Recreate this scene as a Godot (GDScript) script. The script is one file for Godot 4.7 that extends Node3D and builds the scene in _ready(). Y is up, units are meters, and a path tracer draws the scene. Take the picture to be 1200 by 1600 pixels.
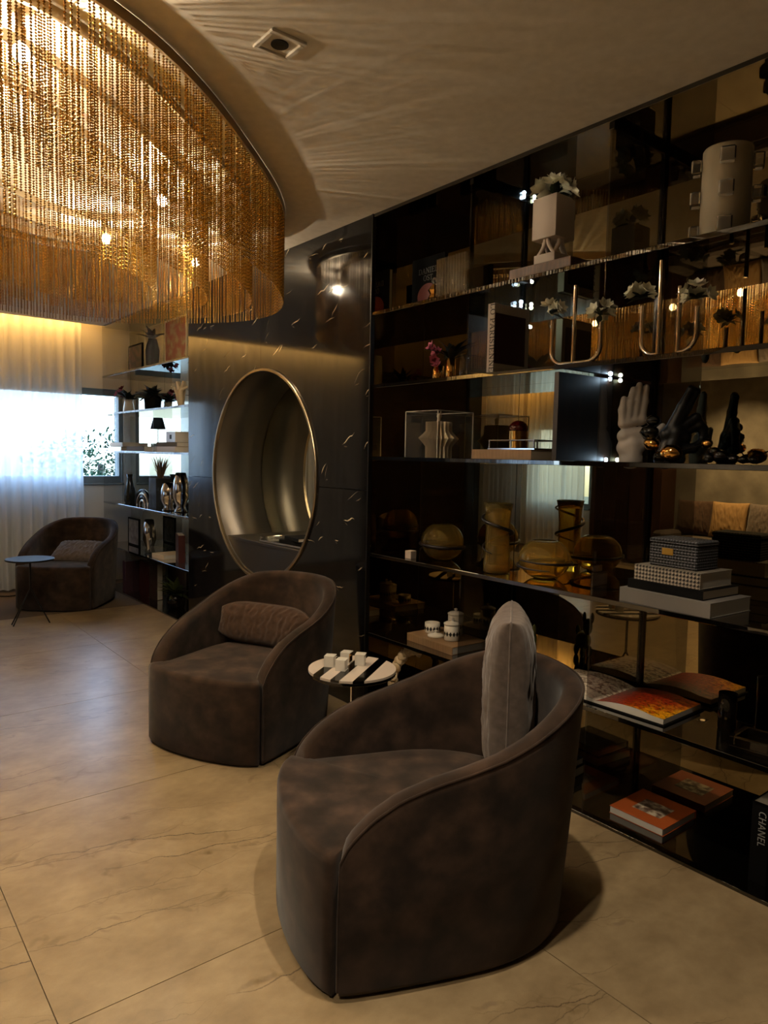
extends Node3D
# A lounge with a mirrored bookcase wall, black marble, velvet tub chairs and a gold chain chandelier.
# x runs along the bookcase wall (camera side is +), z points from the wall into the room, y is up; z = 0 is the front of the shelves.

const CEIL := 2.88
const SHELF := [0.015, 0.485, 0.955, 1.515, 1.925, 2.335]   # heights of the shelf tops
const BACK := -0.4                                          # plane of the mirrors
var M := {}
var taken := {}
var rng := RandomNumberGenerator.new()

# ------------------------------------------------------------------ shapes
class Sh:
	var p := PackedVector3Array()
	var t := PackedVector2Array()
	var g := PackedInt32Array()
	func tri(a: Vector3, b: Vector3, c: Vector3, sg := -1, ua := Vector2.ZERO, ub := Vector2.ZERO, uc := Vector2.ZERO) -> void:
		p.append(a); p.append(b); p.append(c)
		t.append(ua); t.append(ub); t.append(uc)
		g.append(sg)
	func quad(a: Vector3, b: Vector3, c: Vector3, d: Vector3, sg := -1, ua := Vector2(0, 0), ub := Vector2(1, 0), uc := Vector2(1, 1), ud := Vector2(0, 1)) -> void:
		tri(a, b, c, sg, ua, ub, uc)
		tri(a, c, d, sg, ua, uc, ud)
	func close(from: int) -> void:      # turn a closed piece so that its faces look outwards
		var vol := 0.0
		var mid := p[from]
		for i in range(from, p.size(), 3):
			vol += (p[i] - mid).dot((p[i + 1] - mid).cross(p[i + 2] - mid))
		if vol > 0.0:
			for i in range(from, p.size(), 3):
				var a := p[i + 1]; p[i + 1] = p[i + 2]; p[i + 2] = a
				var u := t[i + 1]; t[i + 1] = t[i + 2]; t[i + 2] = u
	func mesh() -> ArrayMesh:
		var st := SurfaceTool.new()
		st.begin(Mesh.PRIMITIVE_TRIANGLES)
		for k in g.size():
			st.set_smooth_group(g[k])
			for i in 3:
				st.set_uv(t[k * 3 + i])
				st.add_vertex(p[k * 3 + i])
		st.generate_normals()
		st.index()
		return st.commit()
	func box(c: Vector3, s: Vector3, b := 0.0) -> Sh:      # chamfered box, centre and size
		var from := p.size()
		var h := s * 0.5
		b = minf(b, minf(h.x, minf(h.y, h.z)) * 0.9)
		for ax in 3:
			var u := (ax + 1) % 3
			var v := (ax + 2) % 3
			for sg in [-1.0, 1.0]:
				var q := []
				for k in [[-1, -1], [1, -1], [1, 1], [-1, 1]]:
					var w := Vector3.ZERO
					w[ax] = sg * h[ax]; w[u] = k[0] * (h[u] - b); w[v] = k[1] * (h[v] - b)
					q.append(c + w)
				if sg > 0: quad(q[0], q[1], q[2], q[3])
				else: quad(q[0], q[3], q[2], q[1], -1, Vector2(0, 0), Vector2(0, 1), Vector2(1, 1), Vector2(1, 0))
		if b > 0.0:
			for ax in 3:
				var u := (ax + 1) % 3
				var v := (ax + 2) % 3
				for su in [-1.0, 1.0]:
					for sv in [-1.0, 1.0]:
						var q := []
						for k in [[-1, 0], [1, 0], [1, 1], [-1, 1]]:
							var w := Vector3.ZERO
							w[ax] = k[0] * (h[ax] - b)
							w[u] = su * (h[u] - (0.0 if k[1] == 0 else b))
							w[v] = sv * (h[v] - (b if k[1] == 0 else 0.0))
							q.append(c + w)
						if su * sv > 0: quad(q[0], q[1], q[2], q[3])
						else: quad(q[0], q[3], q[2], q[1])
			for sx in [-1.0, 1.0]:
				for sy in [-1.0, 1.0]:
					for sz in [-1.0, 1.0]:
						var a := c + Vector3(sx * h.x, sy * (h.y - b), sz * (h.z - b))
						var d := c + Vector3(sx * (h.x - b), sy * h.y, sz * (h.z - b))
						var e := c + Vector3(sx * (h.x - b), sy * (h.y - b), sz * h.z)
						if sx * sy * sz > 0: tri(a, d, e)
						else: tri(a, e, d)
		close(from)
		return self
	func lathe(prof: Array, n := 24, at := Vector3.ZERO, sx := 1.0, sz := 1.0, sg := 0) -> Sh:   # profile of Vector2(radius, height)
		var from := p.size()
		for i in prof.size() - 1:
			var a: Vector2 = prof[i]
			var b: Vector2 = prof[i + 1]
			for k in n:
				var f := TAU * k / n
				var e := TAU * (k + 1) / n
				var va := i / float(prof.size() - 1)
				var vb := (i + 1) / float(prof.size() - 1)
				var q := [at + Vector3(a.x * cos(f) * sx, a.y, a.x * sin(f) * sz), at + Vector3(a.x * cos(e) * sx, a.y, a.x * sin(e) * sz), at + Vector3(b.x * cos(e) * sx, b.y, b.x * sin(e) * sz), at + Vector3(b.x * cos(f) * sx, b.y, b.x * sin(f) * sz)]
				var u := [Vector2(k / float(n), va), Vector2((k + 1) / float(n), va), Vector2((k + 1) / float(n), vb), Vector2(k / float(n), vb)]
				if a.x < 1e-6: tri(q[0], q[2], q[3], sg, u[0], u[2], u[3])
				elif b.x < 1e-6: tri(q[0], q[1], q[2], sg, u[0], u[1], u[2])
				else: quad(q[0], q[1], q[2], q[3], sg, u[0], u[1], u[2], u[3])
		close(from)
		return self
	func cyl(at: Vector3, r: float, h: float, b := 0.002, n := 24) -> Sh:      # upright, base at 'at'
		return lathe([Vector2(0, 0), Vector2(r - b, 0), Vector2(r, b), Vector2(r, h - b), Vector2(r - b, h), Vector2(0, h)], n, at, 1.0, 1.0, 0) if b > 0.01 else lathe2([Vector2(0, 0), Vector2(r - b, 0), Vector2(r, b), Vector2(r, h - b), Vector2(r - b, h), Vector2(0, h)], n, at)
	func lathe2(prof: Array, n: int, at: Vector3) -> Sh:       # lathe with a crease at every ring
		var from := p.size()
		for i in prof.size() - 1:
			var a: Vector2 = prof[i]
			var b: Vector2 = prof[i + 1]
			for k in n:
				var f := TAU * k / n
				var e := TAU * (k + 1) / n
				var q := [at + Vector3(a.x * cos(f), a.y, a.x * sin(f)), at + Vector3(a.x * cos(e), a.y, a.x * sin(e)), at + Vector3(b.x * cos(e), b.y, b.x * sin(e)), at + Vector3(b.x * cos(f), b.y, b.x * sin(f))]
				if a.x < 1e-6: tri(q[0], q[2], q[3], i + 1)
				elif b.x < 1e-6: tri(q[0], q[1], q[2], i + 1)
				else: quad(q[0], q[1], q[2], q[3], i + 1, Vector2(k / float(n), 0), Vector2((k + 1) / float(n), 0), Vector2((k + 1) / float(n), 1), Vector2(k / float(n), 1))
		close(from)
		return self
	func ball(c: Vector3, r: Vector3, n := 16, m := 10) -> Sh:
		var prof := []
		for i in m + 1:
			var a := -PI / 2 + PI * i / m
			prof.append(Vector2(0.0 if i == 0 or i == m else cos(a), sin(a) * r.y))
		return lathe(prof, n, c, r.x, r.z)
	func tube(path: Array, r, n := 10, caps := true) -> Sh:      # r: a radius or one per point
		var from := p.size()
		var rings := []
		var up := Vector3.UP
		for i in path.size():
			var a: Vector3 = path[max(i - 1, 0)]
			var b: Vector3 = path[min(i + 1, path.size() - 1)]
			var d := (b - a).normalized()
			if i == 0 and absf(d.dot(up)) > 0.95: up = Vector3.RIGHT
			var s := d.cross(up).normalized()
			up = s.cross(d).normalized()
			var rr: float = r[i] if r is Array else r
			var ring := []
			for k in n:
				var f := TAU * k / n
				ring.append(path[i] + (s * cos(f) + up * sin(f)) * rr)
			rings.append(ring)
		for i in rings.size() - 1:
			for k in n:
				var k2 := (k + 1) % n
				quad(rings[i][k], rings[i][k2], rings[i + 1][k2], rings[i + 1][k], 0)
		if caps:
			for k in n:
				var k2 := (k + 1) % n
				tri(path[0], rings[0][k2], rings[0][k], 1)
				tri(path[-1], rings[-1][k], rings[-1][k2], 2)
		close(from)
		return self
	func prism(poly: PackedVector2Array, y0: float, y1: float, ax := 1, sg := -1) -> Sh:    # polygon extruded along y (ax 1: x, z) or z (ax 2: x, y) or x (ax 0: z, y)
		var from := p.size()
		var at := func(v: Vector2, h: float) -> Vector3:
			return Vector3(v.x, h, v.y) if ax == 1 else Vector3(v.x, v.y, h) if ax == 2 else Vector3(h, v.y, v.x)
		var ix := Geometry2D.triangulate_polygon(poly)
		for i in range(0, ix.size(), 3):
			tri(at.call(poly[ix[i]], y1), at.call(poly[ix[i + 1]], y1), at.call(poly[ix[i + 2]], y1), -1, poly[ix[i]], poly[ix[i + 1]], poly[ix[i + 2]])
			tri(at.call(poly[ix[i]], y0), at.call(poly[ix[i + 2]], y0), at.call(poly[ix[i + 1]], y0), -1, poly[ix[i]], poly[ix[i + 2]], poly[ix[i + 1]])
		var ccw := not Geometry2D.is_polygon_clockwise(poly)
		var top_first := ix.size() > 0
		var orient := 0.0
		if top_first:
			var e := poly[ix[1]] - poly[ix[0]]
			orient = e.cross(poly[ix[2]] - poly[ix[0]])
		var area := 0.0
		for i in poly.size():
			area += poly[i].cross(poly[(i + 1) % poly.size()])
		for i in poly.size():
			var a := poly[i]
			var b := poly[(i + 1) % poly.size()]
			if area * orient > 0.0: quad(at.call(a, y0), at.call(b, y0), at.call(b, y1), at.call(a, y1), sg)
			else: quad(at.call(b, y0), at.call(a, y0), at.call(a, y1), at.call(b, y1), sg)
		close(from)
		return self
	func grid(P: Array, shut := false, flip := false, sg := 0) -> Sh:       # P[row][column], smooth sheet
		var nr := P.size()
		var nc: int = P[0].size()
		for i in nr - 1:
			for k in (nc if shut else nc - 1):
				var k2 := (k + 1) % nc
				var u := [Vector2(k / float(nc - 1), i / float(nr - 1)), Vector2((k + 1) / float(nc - 1), i / float(nr - 1)), Vector2((k + 1) / float(nc - 1), (i + 1) / float(nr - 1)), Vector2(k / float(nc - 1), (i + 1) / float(nr - 1))]
				if flip: quad(P[i][k], P[i + 1][k], P[i + 1][k2], P[i][k2], sg, u[0], u[3], u[2], u[1])
				else: quad(P[i][k], P[i][k2], P[i + 1][k2], P[i + 1][k], sg, u[0], u[1], u[2], u[3])
		return self
	func petal(base: Vector3, dir: Vector3, up: Vector3, l: float, w: float, curl := 0.25) -> Sh:   # one leaf or petal of four quads
		var s := dir.cross(up).normalized()
		up = s.cross(dir).normalized()
		var ws := [0.25, 0.85, 1.0, 0.6, 0.05]
		for k in 4:
			var a := k / 4.0
			var b := (k + 1) / 4.0
			var pa := base + dir * l * a + up * l * curl * (a * a * 1.4 - a * 0.3)
			var pb := base + dir * l * b + up * l * curl * (b * b * 1.4 - b * 0.3)
			var cup := up * w * 0.16
			quad(pa - s * w * 0.5 * ws[k] + cup * ws[k], pa, pb, pb - s * w * 0.5 * ws[k + 1] + cup * ws[k + 1], 0)
			quad(pa, pa + s * w * 0.5 * ws[k] + cup * ws[k], pb + s * w * 0.5 * ws[k + 1] + cup * ws[k + 1], pb, 0)
		return self
	func bloom(c: Vector3, dir: Vector3, r: float, n := 5, turn := 0.0) -> Sh:       # a flower of n petals
		var a := dir.cross(Vector3(0.31, 0.9, 0.17)).normalized()
		var b := dir.cross(a).normalized()
		for k in n:
			var f := TAU * k / n + turn
			var out := (a * cos(f) + b * sin(f)) * 0.9 + dir * 0.35
			petal(c, out.normalized(), dir, r, r * 0.8, 0.2)
		return self

# ------------------------------------------------------------------ nodes
func numbered(called: String) -> String:
	taken[called] = taken.get(called, 0) + 1
	return called if taken[called] == 1 else "%s_%03d" % [called, taken[called] - 1]
func obj(called: String, what, m: Material, parent: Node = null, at := Vector3.ZERO, turn := 0.0) -> MeshInstance3D:
	var o := MeshInstance3D.new()
	o.mesh = what.mesh() if what is Sh else what
	o.material_override = m
	o.position = at
	o.rotation.y = turn
	if parent == null:
		o.name = numbered(called)
		add_child(o)
	else:
		o.name = called
		parent.add_child(o, true)
	return o
func tag(o: Node, label: String, category: String, group := "") -> Node:
	o.set_meta("label", label)
	o.set_meta("category", category)
	if group != "": o.set_meta("group", group)
	return o
func thing(called: String, label: String, category: String, at := Vector3.ZERO, turn := 0.0, group := "") -> Node3D:
	var o := Node3D.new()
	o.name = numbered(called)
	add_child(o)
	o.position = at
	o.rotation.y = turn
	tag(o, label, category, group)
	return o
func struct(called: String, label := "") -> Node3D:
	var o := Node3D.new()
	o.name = called
	add_child(o)
	o.set_meta("kind", "structure")
	if label != "": o.set_meta("label", label)
	return o
func struct_mesh(called: String, what, m: Material, label := "") -> MeshInstance3D:
	var o := obj(called, what, m)
	o.set_meta("kind", "structure")
	if label != "": o.set_meta("label", label)
	return o
func B(c: Vector3, s: Vector3, b := 0.0) -> Sh:
	return Sh.new().box(c, s, b)
func span(x0: float, x1: float, y0: float, y1: float, z0: float, z1: float, b := 0.0) -> Sh:
	return Sh.new().box(Vector3((x0 + x1) / 2, (y0 + y1) / 2, (z0 + z1) / 2), Vector3(x1 - x0, y1 - y0, z1 - z0), b)
func light_omni(at: Vector3, c: Color, e: float, size: float, parent: Node = null) -> OmniLight3D:
	var l := OmniLight3D.new()
	l.name = "light"
	l.light_color = c
	l.light_energy = e
	l.light_size = size
	l.omni_range = 14.0
	l.omni_attenuation = 2.0
	l.shadow_enabled = true
	l.position = at
	(parent if parent else self).add_child(l, true)
	return l

# ------------------------------------------------------------------ materials
func mat(called: String, c: Color, rough := 0.5, metal := 0.0, spec := 0.5) -> StandardMaterial3D:
	var m := StandardMaterial3D.new()
	m.resource_name = called
	m.albedo_color = c
	m.roughness = rough
	m.metallic = metal
	m.metallic_specular = spec
	M[called] = m
	return m
func pane(called: String, c: Color, alpha: float, rough := 0.0) -> StandardMaterial3D:
	var m := mat(called, Color(c.r, c.g, c.b, alpha), rough)
	m.transparency = BaseMaterial3D.TRANSPARENCY_ALPHA
	return m
func glass(called: String, c: Color, alpha := 0.04, rough := 0.0) -> StandardMaterial3D:
	var m := mat(called, Color(c.r, c.g, c.b, alpha), rough)
	m.refraction_enabled = true
	m.refraction_scale = 0.05
	return m
func noise_of(seed_: int, freq: float, oct := 4) -> FastNoiseLite:
	var n := FastNoiseLite.new()
	n.seed = seed_
	n.frequency = freq
	n.fractal_octaves = oct
	return n
func tex(img: Image) -> ImageTexture:
	return ImageTexture.create_from_image(img)
func mottled(size: int, seed_: int, freq: float, a: Color, b: Color, pow_ := 1.0, fine := 0.0) -> ImageTexture:    # seamless blotches between two colours
	var n := noise_of(seed_, freq)
	var im := n.get_seamless_image(size, size)
	var out := Image.create(size, size, false, Image.FORMAT_RGB8)
	var r := RandomNumberGenerator.new()
	r.seed = seed_
	for y in size:
		for x in size:
			var v := pow(im.get_pixel(x, y).r, pow_) + r.randf_range(-fine, fine)
			out.set_pixel(x, y, a.lerp(b, clampf(v, 0, 1)))
	return tex(out)
func tri_tex(m: StandardMaterial3D, t: Texture2D, scale: float, world := true) -> StandardMaterial3D:
	m.albedo_texture = t
	m.uv1_triplanar = true
	m.uv1_world_triplanar = world
	m.uv1_scale = Vector3.ONE * scale
	return m
func relief(m: StandardMaterial3D, size: int, seed_: int, freq: float, cm: float) -> StandardMaterial3D:
	m.heightmap_enabled = true
	m.heightmap_texture = tex(noise_of(seed_, freq, 3).get_seamless_image(size, size))
	m.heightmap_scale = cm
	return m
func streak(im: Image, from: Vector2, dir: Vector2, l: int, wid: float, c: Color, strength: float, r: RandomNumberGenerator, wob := 0.25) -> void:   # a wandering mineral vein
	var p := from
	var d := dir.normalized()
	var s := im.get_width()
	for k in l:
		d = (d + Vector2(r.randf_range(-wob, wob), r.randf_range(-wob, wob))).normalized()
		d = (d * 0.9 + dir.normalized() * 0.1).normalized()
		p += d
		var fade := sin(PI * k / l)
		var w := wid * (0.4 + 0.6 * fade) * r.randf_range(0.6, 1.2)
		var q := int(ceil(w + 1))
		for yy in range(-q, q + 1):
			for xx in range(-q, q + 1):
				var a := clampf(w + 0.5 - Vector2(xx, yy).length(), 0, 1) * strength * (0.35 + 0.65 * fade)
				if a > 0.0:
					var X := posmod(int(p.x) + xx, s)
					var Y := posmod(int(p.y) + yy, im.get_height())
					im.set_pixel(X, Y, im.get_pixel(X, Y).lerp(c, a))
func tile_image(seed_: int) -> ImageTexture:      # beige porcelain with long brown veins running along v
	var s := 768
	var r := RandomNumberGenerator.new()
	r.seed = seed_
	var n := noise_of(seed_, 0.006, 5)
	var n2 := noise_of(seed_ + 7, 0.02, 4)
	var im := Image.create(s, s, false, Image.FORMAT_RGB8)
	for y in s:
		for x in s:
			var v := 0.5 + 0.42 * n.get_noise_2d(x * 1.15, y * 0.8) + 0.18 * n2.get_noise_2d(x * 1.6, y * 1.2)
			im.set_pixel(x, y, Color(0.45, 0.38, 0.28).lerp(Color(0.62, 0.545, 0.42), clampf(v + r.randf_range(-0.04, 0.04), 0, 1)))
	for k in 11:
		var from := Vector2(r.randf() * s, r.randf() * s)
		var dir := Vector2(r.randf_range(-0.45, -0.05), 1)
		streak(im, from, dir, r.randi_range(250, 700), r.randf_range(0.6, 1.5), Color(0.27, 0.21, 0.15), r.randf_range(0.35, 0.8), r)
		for j in 5: streak(im, from + dir * r.randf_range(0, 260) + Vector2(r.randf_range(-9, 9), 0), dir.rotated(r.randf_range(-0.7, 0.7)), r.randi_range(20, 70), r.randf_range(3.0, 8.0), Color(0.38, 0.31, 0.23), 0.03, r, 0.5)
		for j in 4:
			streak(im, from + dir * r.randf_range(20, 300) + Vector2(r.randf_range(-14, 14), 0), dir.rotated(r.randf_range(-0.5, 0.5)), r.randi_range(60, 200), r.randf_range(0.4, 1.0), Color(0.34, 0.28, 0.20), r.randf_range(0.12, 0.4), r, 0.35)
	return tex(im)
func marble_image() -> ImageTexture:      # black marble with sparse short gold-white veins
	var s := 1024
	var r := RandomNumberGenerator.new()
	r.seed = 41
	var n := noise_of(5, 0.008, 5)
	var im := Image.create(s, s, false, Image.FORMAT_RGB8)
	for y in s:
		for x in s:
			var v := 0.5 + 0.5 * n.get_noise_2d(x, y)
			im.set_pixel(x, y, Color(0.045, 0.045, 0.05).lerp(Color(0.10, 0.095, 0.095), v * v))
	for k in 70:
		var dir := Vector2(1, -0.55).rotated(r.randf_range(-0.5, 0.4))
		var from := Vector2(r.randf() * s, r.randf() * s)
		streak(im, from, dir, r.randi_range(22, 90), r.randf_range(0.6, 2.2), Color(0.74, 0.66, 0.54), r.randf_range(0.5, 1.0), r, 0.2)
		if r.randf() < 0.5:
			streak(im, from + Vector2(6, 4), dir.rotated(0.6), r.randi_range(10, 30), 0.8, Color(0.6, 0.52, 0.4), 0.8, r, 0.25)
	for k in 12:
		streak(im, Vector2(r.randf() * s, r.randf() * s), Vector2(1, -0.7).rotated(r.randf_range(-0.6, 0.6)), r.randi_range(120, 260), 0.4, Color(0.32, 0.30, 0.28), 0.5, r, 0.3)
	return tex(im)
func wood_image(seed_: int, a: Color, b: Color) -> ImageTexture:
	var s := 256
	var n := noise_of(seed_, 0.012, 4)
	var im := Image.create(s, s, false, Image.FORMAT_RGB8)
	for y in s:
		for x in s:
			var v := 0.5 + 0.5 * n.get_noise_2d(x * 5.0, y * 0.5) + 0.22 * sin((x + 26.0 * n.get_noise_2d(x * 0.6, y * 0.3)) * 0.42)
			im.set_pixel(x, y, a.lerp(b, clampf(v, 0, 1)))
	return tex(im)
func make_materials() -> void:
	for k in 3:
		var t := mat("tile%d" % k, Color.WHITE, 0.30, 0.0, 0.42)
		t.albedo_texture = tile_image(11 + k * 17)
	mat("grout", Color(0.36, 0.30, 0.23), 0.9)
	tri_tex(mat("plaster", Color.WHITE, 0.92, 0.0, 0.2), mottled(256, 3, 0.05, Color(0.79, 0.765, 0.72), Color(0.84, 0.815, 0.77), 1.0, 0.10), 1.2)
	mat("white_wall", Color(0.74, 0.73, 0.70), 0.9)
	tri_tex(mat("concrete", Color.WHITE, 0.85), mottled(256, 21, 0.02, Color(0.36, 0.33, 0.29), Color(0.50, 0.47, 0.42), 1.0, 0.04), 0.5)
	var mb := tri_tex(mat("marble", Color.WHITE, 0.07, 0.0, 0.55), marble_image(), 0.55)
	mb.uv1_triplanar_sharpness = 8.0
	tri_tex(mat("walnut", Color.WHITE, 0.45), wood_image(31, Color(0.16, 0.09, 0.05), Color(0.30, 0.18, 0.10)), 1.1, false)
	tri_tex(mat("walnut_dark", Color(0.55, 0.52, 0.5), 0.45), wood_image(31, Color(0.16, 0.09, 0.05), Color(0.30, 0.18, 0.10)), 1.1, false)
	tri_tex(mat("dark_wood", Color.WHITE, 0.5), wood_image(33, Color(0.05, 0.035, 0.03), Color(0.10, 0.07, 0.05)), 0.8)
	tri_tex(mat("mid_wood", Color.WHITE, 0.5), wood_image(36, Color(0.26, 0.16, 0.08), Color(0.36, 0.235, 0.135)), 2.6, false)
	tri_tex(mat("oak", Color.WHITE, 0.55), wood_image(35, Color(0.46, 0.36, 0.25), Color(0.52, 0.41, 0.29)), 2.6, false)
	var v := tri_tex(mat("velvet", Color.WHITE, 0.95, 0.0, 0.15), mottled(512, 61, 0.011, Color(0.11, 0.083, 0.066), Color(0.30, 0.23, 0.185), 1.3, 0.05), 1.1, false)
	v.rim_enabled = true; v.rim = 0.28; v.rim_tint = 0.6
	var c := tri_tex(mat("cushion", Color.WHITE, 0.9, 0.0, 0.2), mottled(256, 63, 0.03, Color(0.30, 0.26, 0.235), Color(0.40, 0.355, 0.325), 1.0, 0.05), 3.0, false)
	c.rim_enabled = true; c.rim = 0.4; c.rim_tint = 0.5
	var c2 := tri_tex(mat("cushion_brown", Color.WHITE, 0.9, 0.0, 0.2), mottled(256, 65, 0.03, Color(0.20, 0.145, 0.11), Color(0.30, 0.225, 0.18), 1.0, 0.05), 3.0, false)
	c2.rim_enabled = true; c2.rim = 0.35; c2.rim_tint = 0.5
	mat("gold_chain", Color(0.68, 0.52, 0.20), 0.26, 1.0)
	mat("gold", Color(0.90, 0.68, 0.36), 0.12, 1.0)
	mat("rose_gold", Color(0.80, 0.74, 0.65), 0.1, 1.0)
	mat("brass", Color(0.66, 0.60, 0.50), 0.3, 1.0)
	mat("champagne", Color(0.38, 0.365, 0.345), 0.42, 1.0)
	mat("chrome", Color(0.85, 0.85, 0.86), 0.06, 1.0)
	mat("black_metal", Color(0.035, 0.033, 0.03), 0.35, 0.0)
	mat("dark_steel", Color(0.12, 0.11, 0.10), 0.35, 0.6)
	mat("bronze_mirror", Color(0.64, 0.58, 0.44), 0.0, 1.0)
	mat("far_mirror", Color(0.84, 0.84, 0.78), 0.0, 1.0)
	var sm := mat("smoked", Color(0.02, 0.017, 0.013), 0.02, 0.0, 0.71)
	sm.clearcoat_enabled = true; sm.clearcoat = 1.0; sm.clearcoat_roughness = 0.0
	pane("divider_glass", Color(0.04, 0.03, 0.02), 0.30)
	pane("far_glass", Color(0.2, 0.22, 0.2), 0.12)
	pane("acrylic", Color(0.75, 0.78, 0.8), 0.012)
	pane("window_glass", Color(0.8, 0.9, 0.9), 0.05)
	glass("clear_glass", Color(0.95, 0.95, 0.95))
	glass("amber_glass", Color(0.99, 0.88, 0.52), 0.05)
	glass("smoke_glass", Color(0.30, 0.25, 0.20))
	pane("rib_glass", Color(0.35, 0.30, 0.20), 0.15, 0.05)
	mat("black_gloss", Color(0.015, 0.013, 0.012), 0.12)
	mat("black", Color(0.022, 0.02, 0.02), 0.8, 0.0, 0.25)
	mat("white_stone", Color(0.70, 0.65, 0.60), 0.6)
	mat("white_gloss", Color(0.80, 0.78, 0.74), 0.15)
	mat("plaster_hand", Color(0.66, 0.63, 0.60), 0.65)
	mat("hand_black", Color(0.05, 0.052, 0.058), 0.45)
	mat("frosted", Color(0.62, 0.57, 0.47), 0.55)
	mat("paper", Color(0.74, 0.69, 0.60), 0.8)
	mat("page", Color(0.72, 0.70, 0.66), 0.8)
	mat("cream", Color(0.76, 0.68, 0.55), 0.5)
	mat("grey_linen", Color(0.40, 0.38, 0.36), 0.9)
	mat("burgundy", Color(0.20, 0.045, 0.04), 0.4)
	mat("orange_cover", Color(0.58, 0.27, 0.08), 0.6)
	mat("dark_cover", Color(0.045, 0.05, 0.055), 0.9, 0.0, 0.2)
	mat("charcoal", Color(0.10, 0.10, 0.105), 0.7)
	mat("petal_white", Color(0.88, 0.88, 0.80), 0.7)
	mat("petal_pink", Color(0.78, 0.42, 0.55), 0.7)
	mat("petal_deep", Color(0.36, 0.05, 0.14), 0.7)
	mat("leaf", Color(0.07, 0.13, 0.05), 0.5)
	mat("leaf_dark", Color(0.035, 0.06, 0.035), 0.5)
	mat("hedge_leaf", Color(0.10, 0.24, 0.13), 0.8, 0.0, 0.2)
	mat("pampas", Color(0.52, 0.40, 0.24), 0.9)
	mat("frame_grey", Color(0.38, 0.42, 0.43), 0.5)
	mat("sofa_fabric", Color(0.25, 0.21, 0.18), 0.95)
	mat("emblem", Color(0.85, 0.66, 0.28), 0.3, 1.0)
	mat("ink_black", Color(0.03, 0.03, 0.03), 0.7)
	mat("ink_dim", Color(0.28, 0.28, 0.28), 0.7)
	mat("ink_grey", Color(0.55, 0.55, 0.55), 0.7)
	var cu := mat("sheer", Color(0.86, 0.87, 0.88, 0.90), 0.95, 0.0, 0.1)
	cu.transparency = BaseMaterial3D.TRANSPARENCY_ALPHA
	cu.backlight_enabled = true; cu.backlight = Color(0.9, 0.9, 0.9)
	for e in [["bulb_glow", Color(1.0, 0.90, 0.72), 60.0], ["led_white", Color(0.80, 0.92, 1.0), 60.0], ["cove_glow", Color(1.0, 0.72, 0.34), 5.0], ["spot_glow", Color(1.0, 0.85, 0.66), 3.0]]:
		var m := mat(e[0], Color.BLACK, 0.5)
		m.emission_enabled = true; m.emission = e[1]; m.emission_energy_multiplier = e[2]

# ------------------------------------------------------------------ the scene
func _ready() -> void:
	rng.seed = 7
	var env := Environment.new()
	var sky := Sky.new()
	var sm := ProceduralSkyMaterial.new()
	sm.sky_top_color = Color(0.55, 0.72, 0.92)
	sm.sky_horizon_color = Color(0.80, 0.90, 0.98)
	sm.ground_bottom_color = Color(0.35, 0.38, 0.36)
	sm.ground_horizon_color = Color(0.70, 0.78, 0.80)
	sm.sky_energy_multiplier = 1.0
	sky.sky_material = sm
	env.background_mode = Environment.BG_SKY
	env.sky = sky
	env.background_energy_multiplier = 13.0
	env.tonemap_mode = Environment.TONE_MAPPER_LINEAR
	env.tonemap_exposure = 1.0
	env.sdfgi_enabled = true
	env.ssao_enabled = true
	env.ssil_enabled = true
	var we := WorldEnvironment.new()
	we.name = "environment"
	we.environment = env
	add_child(we)
	var cam := Camera3D.new()
	cam.name = "camera"
	var yaw := deg_to_rad(38.52)
	var pitch := deg_to_rad(4.486)
	var roll := deg_to_rad(1.167)
	var fw := Vector3(-cos(yaw) * cos(pitch), -sin(pitch), -sin(yaw) * cos(pitch))
	var rt := fw.cross(Vector3.UP).normalized()
	var up := rt.cross(fw)
	cam.transform = Transform3D(Basis(rt * cos(roll) + up * sin(roll), up * cos(roll) - rt * sin(roll), -fw), Vector3(0, 1.52, 2.516))
	cam.fov = rad_to_deg(2.0 * atan(800.0 / 1118.0))
	cam.near = 0.05
	add_child(cam)
	cam.current = true
	make_materials()
	build_room()
	build_marble()
	chandelier()
	near_bookcase()
	far_bookcase()
	seating()
	shelf_things()
	far_things()
	other_side()
	outside()

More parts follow.
